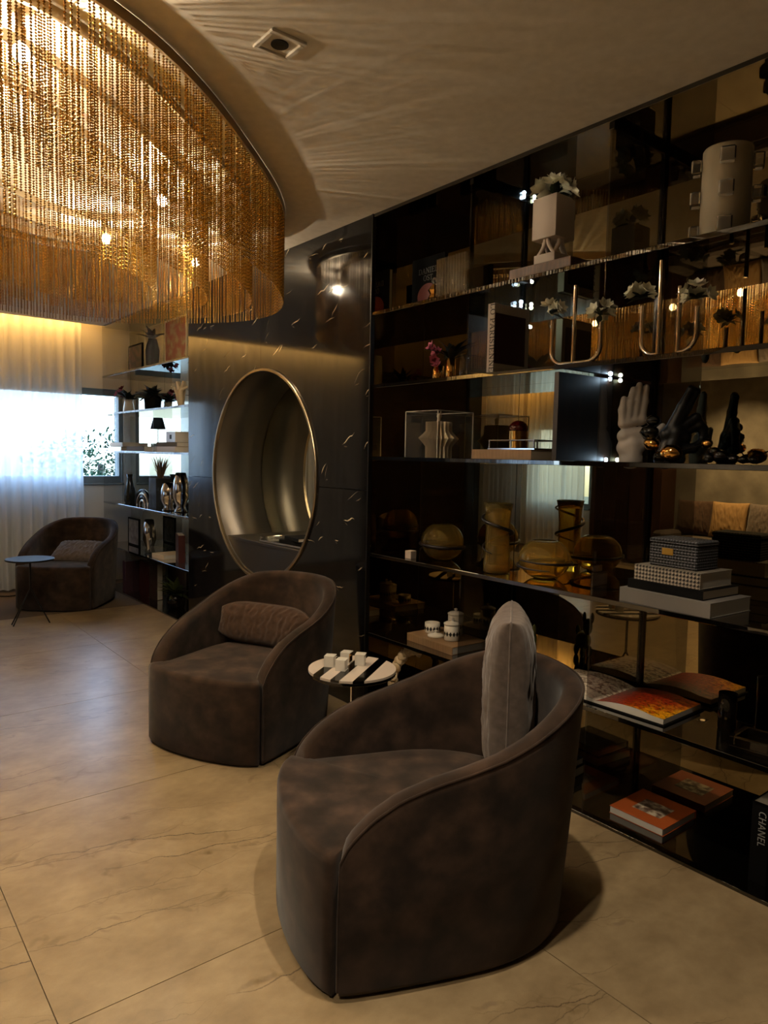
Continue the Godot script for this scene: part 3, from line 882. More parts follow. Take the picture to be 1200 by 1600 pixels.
# ------------------------------------------------------------------ seating
func arm_height(z: float) -> float:
	var zs := [0.371, 0.35, 0.33, 0.28, 0.2, 0.1, 0.0, -0.1, -0.2, -0.3, -0.4, -0.47]
	var hs := [0.41, 0.452, 0.478, 0.525, 0.573, 0.61, 0.636, 0.666, 0.706, 0.752, 0.798, 0.812]
	for k in 11:
		if z >= zs[k + 1]: return lerpf(hs[k], hs[k + 1], clampf((zs[k] - z) / (zs[k] - zs[k + 1]), 0, 1))
	return 0.812
func tub_chair(label: String, at: Vector3, turn: float) -> Node3D:
	var o := thing("armchair", label, "armchair", at, turn, "velvet tub armchairs")
	# plan of the shell: straight arms, rounded back
	var plan := []
	var hw := 0.385
	for k in 14: plan.append(Vector2(hw - 0.02 * pow(1 - k / 14.0, 2), 0.37 - 0.37 * pow(k / 14.0, 1.5)))
	for k in 41:
		var f := PI * k / 40.0
		plan.append(Vector2(signf(cos(f)) * pow(absf(cos(f)), 2 / 2.4) * hw, -pow(sin(f), 2 / 2.4) * 0.465))
	for k in 14: plan.append(Vector2(-hw + 0.02 * pow((k + 1) / 14.0, 2), 0.37 - 0.37 * pow(1 - (k + 1) / 14.0, 1.5)))
	var th := 0.075
	var P := []
	var pipe := []
	for i in plan.size():
		var a: Vector2 = plan[max(i - 1, 0)]
		var b: Vector2 = plan[min(i + 1, plan.size() - 1)]
		var d := (b - a).normalized()
		var n := Vector2(-d.y, d.x)
		if n.dot(plan[i] - Vector2(0, 0.2)) < 0: n = -n
		var q: Vector2 = plan[i]
		var h := arm_height(q.y)
		var back := clampf((0.2 - q.y) / 0.6, 0, 1)
		var flare := 0.055 * back
		var row := []
		var prof := [[-0.035, 0.008], [-0.012, 0.012], [0.0, 0.03], [flare * 0.5, h * 0.5], [flare * 0.92, h - 0.035], [flare - 0.004, h - 0.014], [flare - 0.018, h - 0.003], [flare - th * 0.5, h], [flare - th + 0.018, h - 0.004], [flare - th + 0.004, h - 0.016], [flare - th, h - 0.04], [flare * 0.8 - th - 0.006, 0.40], [-th, 0.22]]
		for e in prof:
			var w: Vector2 = q + n * e[0]
			row.append(Vector3(w.x, e[1], w.y))
		P.append(row)
		var pw: Vector2 = q + n * (flare - 0.006)
		pipe.append(Vector3(pw.x, h - 0.010, pw.y))
	var s := Sh.new().grid(P)
	for e in [0, P.size() - 1]:       # close the front ends of the arms
		var mid := Vector3.ZERO
		for v in P[e]: mid += v / P[e].size()
		for k in P[e].size():
			s.tri(P[e][k], P[e][(k + 1) % P[e].size()], mid, 3)
	obj("shell", s, M.velvet, o)
	var low := pipe[0] as Vector3
	var ends := [Vector3(low.x, 0.03, low.z + 0.004), Vector3(low.x, 0.25, low.z + 0.004)]
	var pipe2 := ends + pipe
	pipe2.append(Vector3(-low.x, 0.25, low.z + 0.004)); pipe2.append(Vector3(-low.x, 0.03, low.z + 0.004))
	obj("piping", Sh.new().tube(pipe2, 0.0045, 6), M.velvet, o)
	# the seat block, bowed at the front
	var seat := PackedVector2Array()
	for k in 25:
		var u := 1.0 - 2.0 * k / 24.0
		seat.append(Vector2(u * 0.354, 0.475 - 0.062 * u * u - 0.022 * pow(absf(u), 8)))
	for q in [Vector2(-0.330, 0.365), Vector2(-0.302, 0.32), Vector2(-0.302, 0.0)]: seat.append(q)
	for k in 17:
		var f := PI + PI * k / 16.0
		seat.append(Vector2(cos(f) * 0.302, sin(f) * 0.375))
	for q in [Vector2(0.302, 0.0), Vector2(0.302, 0.32), Vector2(0.330, 0.365)]: seat.append(q)
	var R := []
	var inset := [[0.012, 0.008], [0.0, 0.024], [0.0, 0.395], [0.004, 0.409], [0.012, 0.417], [0.025, 0.420]]
	var ctr := Vector2(0, 0.05)
	for e in inset:
		var row := []
		for q in seat:
			var w: Vector2 = q - (q - ctr).normalized() * e[0]
			row.append(Vector3(w.x, e[1], w.y))
		R.append(row)
	var dome := []
	for j in 6:
		var row := []
		var f := 1.0 - (j + 1) / 6.0
		for q in seat:
			var w: Vector2 = ctr + (q - (q - ctr).normalized() * 0.025 - ctr) * f
			row.append(Vector3(w.x, 0.420 + 0.005 * (1 - f * f), w.y))
		R.append(row)
	obj("seat", Sh.new().grid(R, true), M.velvet, o)
	var base := PackedVector2Array()
	for k in 32:
		base.append(Vector2(cos(TAU * k / 32) * 0.30, sin(TAU * k / 32) * 0.36 - 0.02))
	obj("plinth", Sh.new().prism(base, 0.0, 0.012), M.black, o)
	return o
func cushion(label: String, at: Vector3, basis: Basis, w: float, h: float, th: float, m: Material, seed_: int, wrinkle := 0.006, bend := 0.0, grp := "cushions on the armchairs", soft := 0.0, full := 0.38) -> Node3D:
	var o := thing("cushion", label, "cushion", at, 0.0, grp)
	o.transform = Transform3D(basis, at)
	obj("filling", pillow(w, h, th, seed_, wrinkle, bend, soft, full), m, o)
	obj("piping", pillow_piping(w, h, bend, soft), m, o)
	return o
func seating() -> void:
	tub_chair("brown velvet tub armchair with a ruched lumbar cushion, before the round niche", Vector3(-3.47, 0, 0.68), 0.4436)
	tub_chair("nearest brown velvet tub armchair with a grey cushion standing on edge", Vector3(-1.735, 0, 0.95), -0.37)
	tub_chair("farthest dark velvet tub armchair, by the sheer curtain and window", Vector3(-7.47, 0, 0.55), 0.913)
	var t := Basis(Vector3.UP, 0.4436)
	cushion("ruched brown velvet lumbar cushion on the middle armchair", Vector3(-3.47, 0, 0.68) + t * Vector3(-0.02, 0.54, -0.19), t * Basis(Vector3.RIGHT, -0.25), 0.60, 0.25, 0.16, M.cushion_brown, 3, 0.013, 0.06, "cushions on the armchairs", 0.45)
	cushion("taupe velvet cushion standing on edge in the nearest armchair", Vector3(-1.618, 0.712, 0.66), Basis(Vector3.UP, deg_to_rad(131)) * Basis(Vector3.FORWARD, 0.02), 0.40, 0.57, 0.175, M.cushion, 5, 0.005, 0.0, "cushions on the armchairs", 0.0, 0.27)
	var t3 := Basis(Vector3.UP, 0.913)
	cushion("flat grey-brown cushion lying on the farthest armchair", Vector3(-7.47, 0, 0.55) + t3 * Vector3(0.06, 0.505, -0.04), t3 * Basis(Vector3.RIGHT, -1.15), 0.46, 0.34, 0.13, M.cushion, 8, 0.008)
	# two tripod side tables
	tripod_table("small round side table with black and white striped top between the brown armchairs", Vector3(-2.52, 0, 0.672), true)
	tripod_table("small round dark side table on thin legs beside the farthest armchair", Vector3(-6.68, 0, 1.09), false)
	var cubes := [[Vector2(-0.10, -0.02), 0.2, M.white_gloss, "white cube box at the rear left of the striped table"], [Vector2(-0.045, 0.035), 0.15, M.white_gloss, "white cube box nearest the front of the striped table"], [Vector2(-0.03, -0.085), 0.1, M.gold, "gold-faced cube box farthest back on the striped table"], [Vector2(0.035, -0.055), 0.25, M.white_gloss, "white cube box beside the gold one on the striped table"]]
	for c in cubes:
		var r := Basis(Vector3.UP, deg_to_rad(51.5)) * Vector3(c[0].x, 0, c[0].y)
		var k := thing("cube_box", c[3], "cube", Vector3(-2.52, 0.5775, 0.672) + r, c[1] + 0.5, "little cubes on the striped table")
		var walls := Sh.new()
		walls.box(Vector3(0, 0.002, 0), Vector3(0.046, 0.004, 0.046), 0.0005)
		walls.box(Vector3(0, 0.048, 0), Vector3(0.046, 0.004, 0.046), 0.0005)
		walls.box(Vector3(-0.021, 0.025, 0), Vector3(0.004, 0.042, 0.046), 0.0005)
		walls.box(Vector3(0, 0.025, 0.021), Vector3(0.038, 0.042, 0.004), 0.0005)
		walls.box(Vector3(0, 0.025, -0.021), Vector3(0.038, 0.042, 0.004), 0.0005)
		obj("casing", walls, M.white_gloss, k)
		obj("face", B(Vector3(0.0195, 0.025, 0), Vector3(0.003, 0.040, 0.038), 0.0004), c[2], k)
func tripod_table(label: String, at: Vector3, striped: bool) -> void:
	var o := thing("side_table", label, "side table", at, 0.0, "small round side tables")
	var r := 0.195
	if striped:
		obj("top_rim", Sh.new().cyl(Vector3(0, 0.553, 0), r, 0.014, 0.002, 48), M.black_gloss, o)
		var dir := deg_to_rad(55.4 + 180)      # direction in which the stripes run, from +x towards +z
		var edges := [-0.195, -0.125, -0.083, -0.030, 0.010, 0.066, 0.110, 0.195]
		var disc := circle(Vector2.ZERO, r, 64)
		for k in 7:
			var a := PackedVector2Array([Vector2(-0.3, edges[k]), Vector2(0.3, edges[k]), Vector2(0.3, edges[k + 1]), Vector2(-0.3, edges[k + 1])])
			for q in Geometry2D.intersect_polygons(a, disc):
				var w := PackedVector2Array()
				for v in q: w.append(v.rotated(dir))
				obj("stripe", Sh.new().prism(w, 0.567, 0.577), M.white_stone if k % 2 == 0 else M.black_gloss, o)
	else:
		obj("table_top", Sh.new().cyl(Vector3(0, 0.562, 0), r, 0.014, 0.003, 48), M.dark_steel, o)
	obj("stem", Sh.new().cyl(Vector3(0, 0.30, 0), 0.008, 0.256, 0.001, 12), M.chrome if striped else M.dark_steel, o)
	for k in 4:
		var f := [0.35, 0.95, 3.4, 4.1][k] as float
		if not striped: f = [1.35, 1.85, 4.6, 5.1][k]
		var foot := Vector3(cos(f) * 0.15, 0.006, sin(f) * 0.15)
		obj("leg", Sh.new().tube([Vector3(cos(f) * 0.004, 0.31, sin(f) * 0.004), foot], 0.0055, 8), M.dark_steel, o)

# ------------------------------------------------------------------ things on the near shelves
func sdf(bones: Array, cell: float, k: float) -> ArrayMesh:       # bones [a, b, ra, rb] joined smoothly, meshed as surface nets
	var lo := Vector3.ONE * 99
	var hi := -lo
	for b in bones:
		for j in 2:
			lo = lo.min(b[j] - Vector3.ONE * (b[2 + j] + cell * 2))
			hi = hi.max(b[j] + Vector3.ONE * (b[2 + j] + cell * 2))
	var n := Vector3i(((hi - lo) / cell).ceil()) + Vector3i.ONE
	var f := PackedFloat32Array()
	f.resize(n.x * n.y * n.z)
	f.fill(1.0)
	for b in bones:
		var a: Vector3 = b[0]
		var d: Vector3 = b[1] - b[0]
		var l2 := maxf(d.length_squared(), 1e-9)
		var m := maxf(b[2], b[3]) + k + cell * 2
		var i0 := Vector3i(((a.min(b[1]) - Vector3.ONE * m - lo) / cell).floor()).clamp(Vector3i.ZERO, n - Vector3i.ONE)
		var i1 := Vector3i(((a.max(b[1]) + Vector3.ONE * m - lo) / cell).ceil()).clamp(Vector3i.ZERO, n - Vector3i.ONE)
		for z in range(i0.z, i1.z + 1):
			for y in range(i0.y, i1.y + 1):
				for x in range(i0.x, i1.x + 1):
					var p := lo + Vector3(x, y, z) * cell
					var t := clampf((p - a).dot(d) / l2, 0, 1)
					var v: float = (p - a - d * t).length() - lerpf(b[2], b[3], t)
					var at := (z * n.y + y) * n.x + x
					var o := f[at]
					var h := clampf(0.5 + 0.5 * (o - v) / k, 0, 1)
					f[at] = lerpf(o, v, h) - k * h * (1 - h) if o < 0.9 else v
	var vid := {}
	var vs := []
	var s := Sh.new()
	for z in n.z - 1:
		for y in n.y - 1:
			for x in n.x - 1:
				var sum := Vector3.ZERO
				var cnt := 0
				var base := (z * n.y + y) * n.x + x
				var c := [f[base], f[base + 1], f[base + n.x], f[base + n.x + 1], f[base + n.x * n.y], f[base + n.x * n.y + 1], f[base + n.x * n.y + n.x], f[base + n.x * n.y + n.x + 1]]
				var neg := 0
				for e in c:
					if e < 0: neg += 1
				if neg == 0 or neg == 8: continue
				for e in [[0, 1], [2, 3], [4, 5], [6, 7], [0, 2], [1, 3], [4, 6], [5, 7], [0, 4], [1, 5], [2, 6], [3, 7]]:
					var u: float = c[e[0]]
					var w: float = c[e[1]]
					if (u < 0) != (w < 0):
						var t := u / (u - w)
						var q0 := Vector3(e[0] & 1, (e[0] >> 1) & 1, e[0] >> 2)
						var q1 := Vector3(e[1] & 1, (e[1] >> 1) & 1, e[1] >> 2)
						sum += q0.lerp(q1, t)
						cnt += 1
				vid[base] = lo + (Vector3(x, y, z) + sum / cnt) * cell
	var sx := 1
	var sy := n.x
	var sz := n.x * n.y
	for base in vid:
		for e in [[sx, sy, sz], [sy, sz, sx], [sz, sx, sy]]:
			var u := f[base]
			var w := f[base + e[0]]
			if (u < 0) == (w < 0): continue
			var q := [base, base - e[1], base - e[1] - e[2], base - e[2]]
			if not (vid.has(q[1]) and vid.has(q[2]) and vid.has(q[3])): continue
			if u < 0: s.quad(vid[q[0]], vid[q[3]], vid[q[2]], vid[q[1]], 0)
			else: s.quad(vid[q[0]], vid[q[1]], vid[q[2]], vid[q[3]], 0)
	s.close(0)
	return s.mesh()
func px(x: float, y: float, z := 0.0) -> Vector3:      # hand sketches are laid out in units of 2.65 mm
	return Vector3(x, y, z) * 0.00265
func bone(a: Vector3, b: Vector3, ra: float, rb: float) -> Array:
	return [a, b, ra * 0.00265, rb * 0.00265]
func hands() -> void:
	var turn := deg_to_rad(51.5)
	var w := [bone(px(-3, 6), px(-2, 26), 16, 17), bone(px(-8, 4), px(4, 4), 12, 12), bone(px(-14, 40), px(10, 44), 11, 11), bone(px(-12, 22), px(8, 28), 13, 13), bone(px(-16, 58), px(13, 66), 7, 7),
		bone(px(-18, 60), px(-19, 80), 6.2, 5.6), bone(px(-19, 80), px(-17, 97), 5.6, 4.8), bone(px(-9, 64), px(-7, 92), 6.4, 5.8), bone(px(-7, 92), px(-3, 112), 5.8, 4.8), bone(px(1, 66), px(4, 96), 6.4, 5.8), bone(px(4, 96), px(6, 119), 5.8, 4.8), bone(px(11, 64), px(15, 94), 6.2, 5.6), bone(px(15, 94), px(17, 116), 5.6, 4.6),
		bone(px(6, 22, 4), px(26, 38, 6), 8.5, 7), bone(px(26, 38, 6), px(42, 56, 7), 6.6, 5)]
	tag(obj("hand_sculpture", sdf(w, 0.0042, 0.010), M.plaster_hand, null, Vector3(-1.685, SHELF[3], -0.13), turn), "white plaster hand sculpture standing upright with raised fingers", "sculpture")
	var b := [bone(px(-8, 8), px(-2, 26), 16, 15), bone(px(-14, 6), px(10, 8), 12, 11), bone(px(-2, 26), px(4, 46), 15, 14), bone(px(-8, 44), px(16, 40), 11, 12),
		bone(px(-4, 50), px(12, 86), 9, 7), bone(px(12, 86), px(24, 112), 7, 5.2), bone(px(2, 54), px(20, 84), 8, 6.5), bone(px(20, 84), px(33, 108), 6.5, 5), bone(px(24, 112), px(33, 109), 5.4, 5),
		bone(px(14, 56), px(34, 70), 8, 7), bone(px(34, 70), px(46, 54), 7, 6.2), bone(px(46, 54), px(44, 34), 6.2, 5.4), bone(px(12, 22, 4), px(30, 24, 5), 8, 7), bone(px(30, 24, 5), px(42, 34, 3), 7, 5.6), bone(px(16, 48), px(40, 58), 7, 6.5), bone(px(40, 58), px(50, 40), 6.5, 5.4)]
	tag(obj("hand_sculpture", sdf(b, 0.0042, 0.008), M.hand_black, null, Vector3(-1.535, SHELF[3] - 0.004, -0.17), turn), "black hand sculpture making a ring with thumb and fingers", "sculpture")
	# strand of dark stones draped between the hands and along the shelf
	var o := thing("bead_strand", "strand of large dark stone beads with gold nuggets draped by the hands", "beads", Vector3(-1.60, SHELF[3], -0.08))
	var spots := [[0.045, 0.165, 0.02, 0.026, 0], [0.040, 0.118, 0.035, 0.034, 0], [0.052, 0.072, 0.035, 0.030, 1], [0.09, 0.024, 0.035, 0.024, 0], [0.135, 0.024, 0.035, 0.040, 2], [0.245, 0.075, -0.02, 0.020, 2], [0.275, 0.045, -0.02, 0.022, 0], [0.262, 0.023, 0.0, 0.023, 0], [0.305, 0.028, -0.01, 0.030, 0], [0.350, 0.020, -0.01, 0.020, 0], [0.386, 0.017, -0.01, 0.017, 0], [0.420, 0.016, -0.01, 0.016, 0]]
	for e in spots:
		var s := Sh.new()
		var r: float = e[3]
		var from := 0
		s.ball(Vector3.ZERO, Vector3(r * 1.1, r * 0.85, r), 9, 6)
		var nn := noise_of(int(e[0] * 1000), 30.0, 2)
		for i in s.p.size():
			s.p[i] *= 1.0 + 0.18 * nn.get_noise_3dv(s.p[i])
		obj("gold_nugget" if e[4] else "stone", s, M.gold if e[4] else M.black_gloss, o, Vector3(e[0], maxf(e[1], r * 0.95), e[2]))
	var cord := []
	for e in spots: cord.append(Vector3(e[0], maxf(e[1], e[3] * 0.95), e[2]))
	obj("cord", Sh.new().tube(cord, 0.003, 6), M.black, o)
func white_flowers(parent: Node, at: Vector3, r: float, seed_: int, n := 7) -> void:
	var g := RandomNumberGenerator.new()
	g.seed = seed_
	var leaves := Sh.new()
	for k in 9:
		var d := Vector3(g.randf_range(-1, 1), g.randf_range(-0.1, 0.9), g.randf_range(-1, 1)).normalized()
		leaves.petal(at, d, Vector3.UP, r * g.randf_range(0.8, 1.2), r * 0.45, -0.2)
	obj("leaves", leaves, M.leaf, parent)
	for k in n:
		var d := Vector3(g.randf_range(-1, 1), g.randf_range(0.15, 1), g.randf_range(-1, 1)).normalized()
		obj("flower", Sh.new().bloom(at + d * r * g.randf_range(0.5, 0.9), d, r * 0.62, 6, g.randf() * 3).bloom(at + d * r * 0.82, d, r * 0.28, 5, 1.0), M.petal_white, parent)
func u_vase(label: String, at: Vector3, arms: Array, seed_: int) -> void:      # arms: [offset, height, flowers]; the first is the tall one
	var o := thing("tube_vase", label, "vase", at, 0.0, "polished tube vases")
	var r := 0.0095
	for k in arms.size():
		var a: Array = arms[k]
		var path := []
		if k == 0:
			path = [Vector3(0, r, 0), Vector3(0, a[1], 0)]
		else:
			var w: float = absf(a[0])
			var sg := signf(a[0])
			var rr := minf(w, 0.06)
			path.append(Vector3(sg * r * 0.5, r, 0))
			path.append(Vector3(sg * (w - rr), r, 0))
			for j in 9:
				var f := -PI / 2 + PI / 2 * (j + 1) / 9.0
				path.append(Vector3(sg * (w - rr + rr * cos(f)), r + rr + rr * sin(f), 0))
			path.append(Vector3(sg * w, a[1], 0))
		obj("tube", Sh.new().tube(path, r, 12), M.rose_gold, o)
		if a[2]: white_flowers(o, Vector3(a[0], a[1] + 0.025, 0.01), 0.058, seed_ + k, 8)
func vessel(prof: Array, wall: float) -> Array:      # outer profile (bottom to rim) made into a shell
	var out := prof.duplicate()
	var inner := []
	for k in range(prof.size() - 1, -1, -1):
		var q: Vector2 = prof[k]
		if q.x < 1e-6: inner.append(Vector2(0, q.y + wall))
		else: inner.append(Vector2(maxf(q.x - wall, 0.0005), q.y + (wall if k < 2 else 0.0)))
	return out + inner
func ribbon(turns: float, r0: float, r1: float, y0: float, y1: float, f0: float, n := 40) -> Array:
	var q := []
	for k in n + 1:
		var u := k / float(n)
		var r := lerpf(r0, r1, u)
		q.append(Vector3(cos(f0 + TAU * turns * u) * r, lerpf(y0, y1, u), sin(f0 + TAU * turns * u) * r))
	return q
func shelf_things() -> void:
	# ---- top shelf
	var y := SHELF[5]
	var t := book("book", "dark book with an orange fruit on its cover, upright on the top shelf", Vector3(-3.07, y, -0.22), Vector3(0.024, 0.30, 0.27), PI / 2, M.dark_cover, M.page, "", true)
	words(t, "DANIEL", 0.030, M.ink_dim, Vector3(-0.0121, 0.225, 0.0), Basis(Vector3.UP, -PI / 2))
	words(t, "OST", 0.030, M.ink_dim, Vector3(-0.0121, 0.185, 0.0), Basis(Vector3.UP, -PI / 2))
	var disc := PackedVector2Array()
	for k in 28: disc.append(Vector2(cos(TAU * k / 28) * 0.085, 0.085 + sin(TAU * k / 28) * 0.07))
	obj("cover_print", Sh.new().prism(disc, -0.0126, -0.0121, 0), mat("print_orange", Color(0.36, 0.10, 0.05), 0.5), t)
	t.rotation.y = PI / 2
	t = thing("crystal_flacon", "small faceted gold crystal flacon before the dark book on the top shelf", "flacon", Vector3(-2.85, y, -0.06))
	obj("bottle", Sh.new().lathe([Vector2(0, 0), Vector2(0.026, 0), Vector2(0.034, 0.015), Vector2(0.022, 0.035), Vector2(0.034, 0.055), Vector2(0.020, 0.075), Vector2(0.012, 0.085), Vector2(0, 0.085)], 8, Vector3.ZERO, 1, 1, -1), M.gold, t)
	obj("stopper", Sh.new().lathe([Vector2(0, 0.085), Vector2(0.012, 0.09), Vector2(0.018, 0.105), Vector2(0.010, 0.12), Vector2(0, 0.124)], 8, Vector3.ZERO, 1, 1, -1), M.clear_glass, t)
	t = thing("ribbed_vase", "rectangular ribbed glass vase on the top shelf", "vase", Vector3(-2.69, y, -0.085), 0.0)
	var rib := Sh.new()
	rib.box(Vector3(0, 0.006, 0), Vector3(0.22, 0.012, 0.12), 0.002)
	for s in [-1, 1]:
		rib.box(Vector3(0, 0.10, s * 0.057), Vector3(0.22, 0.19, 0.006), 0.001)
		rib.box(Vector3(s * 0.107, 0.10, 0), Vector3(0.006, 0.19, 0.108), 0.001)
	obj("body", rib, M.rib_glass, t)
	for k in 11:
		obj("rib", Sh.new().tube([Vector3(-0.10 + k * 0.02, 0.012, 0.060), Vector3(-0.10 + k * 0.02, 0.195, 0.060)], 0.007, 8), M.rib_glass, t)
	book("book", "flat oak-coloured slipcase book under the white arched vase, top shelf", Vector3(-2.11, y, -0.155), Vector3(0.34, 0.042, 0.30), 0.0, M.mid_wood, M.mid_wood)
	t = thing("arched_vase", "square white stone vase with arched foot and white flowers, top shelf", "vase", Vector3(-2.115, y + 0.042, -0.10), 0.0)
	obj("foot", B(Vector3(0, 0.025, 0), Vector3(0.115, 0.05, 0.115), 0.002), M.white_stone, t)
	var arch := Sh.new()
	for f in 4:
		var bs := Basis(Vector3.UP, f * PI / 2)
		for s in [-1, 1]:
			var path := []
			for j in 7:
				var u := j / 6.0
				path.append(bs * Vector3(s * (0.008 + 0.036 * (1 - u) * (1 - u) ), 0.05 + 0.065 * u, 0.042))
			arch.tube(path, 0.009, 8)
	obj("arched_neck", arch, M.white_stone, t)
	obj("body", B(Vector3(0, 0.205, 0), Vector3(0.132, 0.18, 0.132), 0.002), M.white_stone, t)
	white_flowers(t, Vector3(0, 0.31, 0), 0.085, 12, 12)
	t = thing("cylinder_vase", "frosted cylinder vase studded with clear glass cubes, top shelf", "vase", Vector3(-1.372, y, -0.17))
	obj("body", Sh.new().lathe([Vector2(0, 0), Vector2(0.082, 0), Vector2(0.086, 0.004), Vector2(0.086, 0.335), Vector2(0.083, 0.34), Vector2(0.078, 0.335), Vector2(0.078, 0.01), Vector2(0, 0.01)], 48), M.frosted, t)
	for k in 12:
		var f := TAU * (k % 4) / 4.0 + [1.10, 1.10, 1.10][k / 4] as float
		var yy := [0.045, 0.17, 0.285][k / 4] as float
		var cb := obj("glass_cube", B(Vector3.ZERO, Vector3(0.052, 0.052, 0.036), 0.005), M.clear_glass, t, Vector3(cos(f) * 0.1045, yy, sin(f) * 0.1045), PI / 2 - f)
	# ---- fifth shelf: orchid, upright book, tube vases
	y = SHELF[4]
	t = thing("orchid_vase", "gold cup of pink and burgundy orchids on the fifth shelf", "vase", Vector3(-2.815, y, -0.07))
	obj("cup", Sh.new().lathe(vessel([Vector2(0, 0), Vector2(0.028, 0), Vector2(0.030, 0.003), Vector2(0.030, 0.07)], 0.002), 24), M.gold, t)
	var g := RandomNumberGenerator.new()
	g.seed = 5
	for k in 7:
		var d := Vector3(g.randf_range(-0.7, 0.7), g.randf_range(-0.1, 0.9), g.randf_range(0.2, 1)).normalized()
		var c := Vector3(g.randf_range(-0.035, 0.04), 0.06 + 0.018 * k, 0.02 + g.randf_range(0, 0.03))
		obj("flower", Sh.new().bloom(c, d, 0.036, 5, k), M.petal_pink, t)
		obj("flower_centre", Sh.new().bloom(c + d * 0.006, d, 0.018, 4, k), M.petal_deep, t)
	t = thing("gold_vase", "plain gold cylinder vase with dark leaves beside the orchids", "vase", Vector3(-2.71, y, -0.06))
	obj("cylinder", Sh.new().lathe(vessel([Vector2(0, 0), Vector2(0.023, 0), Vector2(0.025, 0.003), Vector2(0.025, 0.10)], 0.002), 24), M.gold, t)
	var lv := Sh.new()
	for k in 26:
		var d := Vector3(g.randf_range(-1, 1), g.randf_range(0.2, 1), g.randf_range(-0.8, 0.4)).normalized()
		lv.petal(Vector3(0, 0.09, 0), d, Vector3.UP, g.randf_range(0.08, 0.17), 0.035, -0.3)
	obj("leaves", lv, M.leaf_dark, t)
	t = tag(obj("glass_tumbler", Sh.new().lathe(vessel([Vector2(0, 0), Vector2(0.024, 0), Vector2(0.026, 0.004), Vector2(0.026, 0.11)], 0.003), 20), M.rib_glass, null, Vector3(-2.605, y, -0.055)), "narrow glass tumbler beside the gold vase on the fifth shelf", "glass")
	t = book("book", "tall white upright book with lettered spine on the fifth shelf", Vector3(-2.40, y, -0.145), Vector3(0.042, 0.325, 0.25), 0.0, M.white_stone, M.page, "", true)
	words(t, "LO PARISIENNE", 0.030, M.ink_black, Vector3(0.010, 0.165, 0.1256), Basis(Vector3.FORWARD, PI / 2))
	obj("cover_panel", B(Vector3(0.0216, 0.163, 0.012), Vector3(0.0012, 0.235, 0.218)), M.burgundy, t)
	u_vase("polished trident tube vase with white flowers, left of the glass divider", Vector3(-1.942, y, -0.05), [[0.0, 0.335, false], [-0.117, 0.205, true], [0.135, 0.165, true]], 20)
	u_vase("tallest polished tube vase with white flowers, right of the glass divider", Vector3(-1.552, y, -0.06), [[0.0, 0.365, false], [-0.074, 0.205, true]], 30)
	u_vase("polished tube vase with drooping white flowers at the right end", Vector3(-1.471, y, -0.06), [[0.0, 0.255, false], [0.072, 0.17, true]], 40)
	# ---- fourth shelf, at eye level: display box, tray with dome, hands
	y = SHELF[3]
	t = thing("display_box", "clear acrylic display box on the eye-level shelf", "display box", Vector3(-2.905, y, -0.17))
	var ac := Sh.new()
	var hb := 0.13
	for s in [-1, 1]:
		obj("side", B(Vector3(s * hb, 0.125, 0), Vector3(0.004, 0.25, hb * 2 + 0.004)), M.acrylic, t)
		obj("side", B(Vector3(0, 0.125, s * hb), Vector3(hb * 2 - 0.004, 0.25, 0.004)), M.acrylic, t)
		for q in [-1, 1]:
			obj("edge", B(Vector3(s * hb, 0.125, q * hb), Vector3(0.004, 0.247, 0.004)), M.white_gloss, t)
	for s in [-1, 1]:
		obj("edge", B(Vector3(0, 0.2485, s * hb), Vector3(hb * 2 - 0.006, 0.003, 0.004)), M.white_gloss, t)
		obj("edge", B(Vector3(s * hb, 0.2485, 0), Vector3(0.004, 0.003, hb * 2 - 0.006)), M.white_gloss, t)
	obj("lid", B(Vector3(0, 0.252, 0), Vector3(hb * 2 + 0.005, 0.004, hb * 2 + 0.005)), M.acrylic, t)
	t = thing("pleated_sculpture", "pleated cream paper sculpture inside the clear box", "sculpture", Vector3(-2.905, y, -0.17), 0.6)
	var P := []
	for e in [[0.0, 0.064], [0.062, 0.064], [0.085, 0.080], [0.104, 0.096], [0.108, 0.096], [0.127, 0.078], [0.145, 0.064], [0.195, 0.064]]:
		var row := []
		for k in 48:
			var f := TAU * k / 48
			var rr: float = e[1] * (1.0 if k % 2 else 0.62) * minf(1.0 / maxf(absf(cos(f)), absf(sin(f))), 1.3)
			row.append(Vector3(cos(f) * rr, e[0], sin(f) * rr))
		P.append(row)
	var top := []
	for k in 48: top.append(Vector3(0, 0.20, 0))
	P.append(top)
	obj("pleats", Sh.new().grid(P, true, false, -1), M.paper, t)
	obj("finial", Sh.new().lathe([Vector2(0, 0.198), Vector2(0.014, 0.2), Vector2(0.010, 0.215), Vector2(0.016, 0.23), Vector2(0, 0.245)], 10), M.paper, t)
	book("book", "thick beige book under the glass tray on the eye-level shelf", Vector3(-2.315, y, -0.16), Vector3(0.375, 0.046, 0.28), 0.0, M.oak, M.paper)
	t = thing("glass_tray", "long mirrored tray with rail on the beige book", "tray", Vector3(-2.28, y + 0.046, -0.15))
	obj("tray_base", B(Vector3(0, 0.004, 0), Vector3(0.29, 0.008, 0.20), 0.001), M.chrome, t)
	var rl := Sh.new()
	for s in [-1, 1]:
		rl.tube([Vector3(-0.14, 0.045, s * 0.095), Vector3(0.14, 0.045, s * 0.095)], 0.003, 6)
		rl.tube([Vector3(s * 0.14, 0.045, -0.095), Vector3(s * 0.14, 0.045, 0.095)], 0.003, 6)
		for q in [-1, 0, 1]: rl.tube([Vector3(q * 0.138, 0.008, s * 0.095), Vector3(q * 0.138, 0.045, s * 0.095)], 0.004, 6)
	obj("rail", rl, M.chrome, t)
	t = thing("cloche", "small gold canister with a dark red domed lid on the tray", "canister", Vector3(-2.32, y + 0.054, -0.15))
	obj("canister_body", Sh.new().cyl(Vector3.ZERO, 0.046, 0.085, 0.002), M.gold, t)
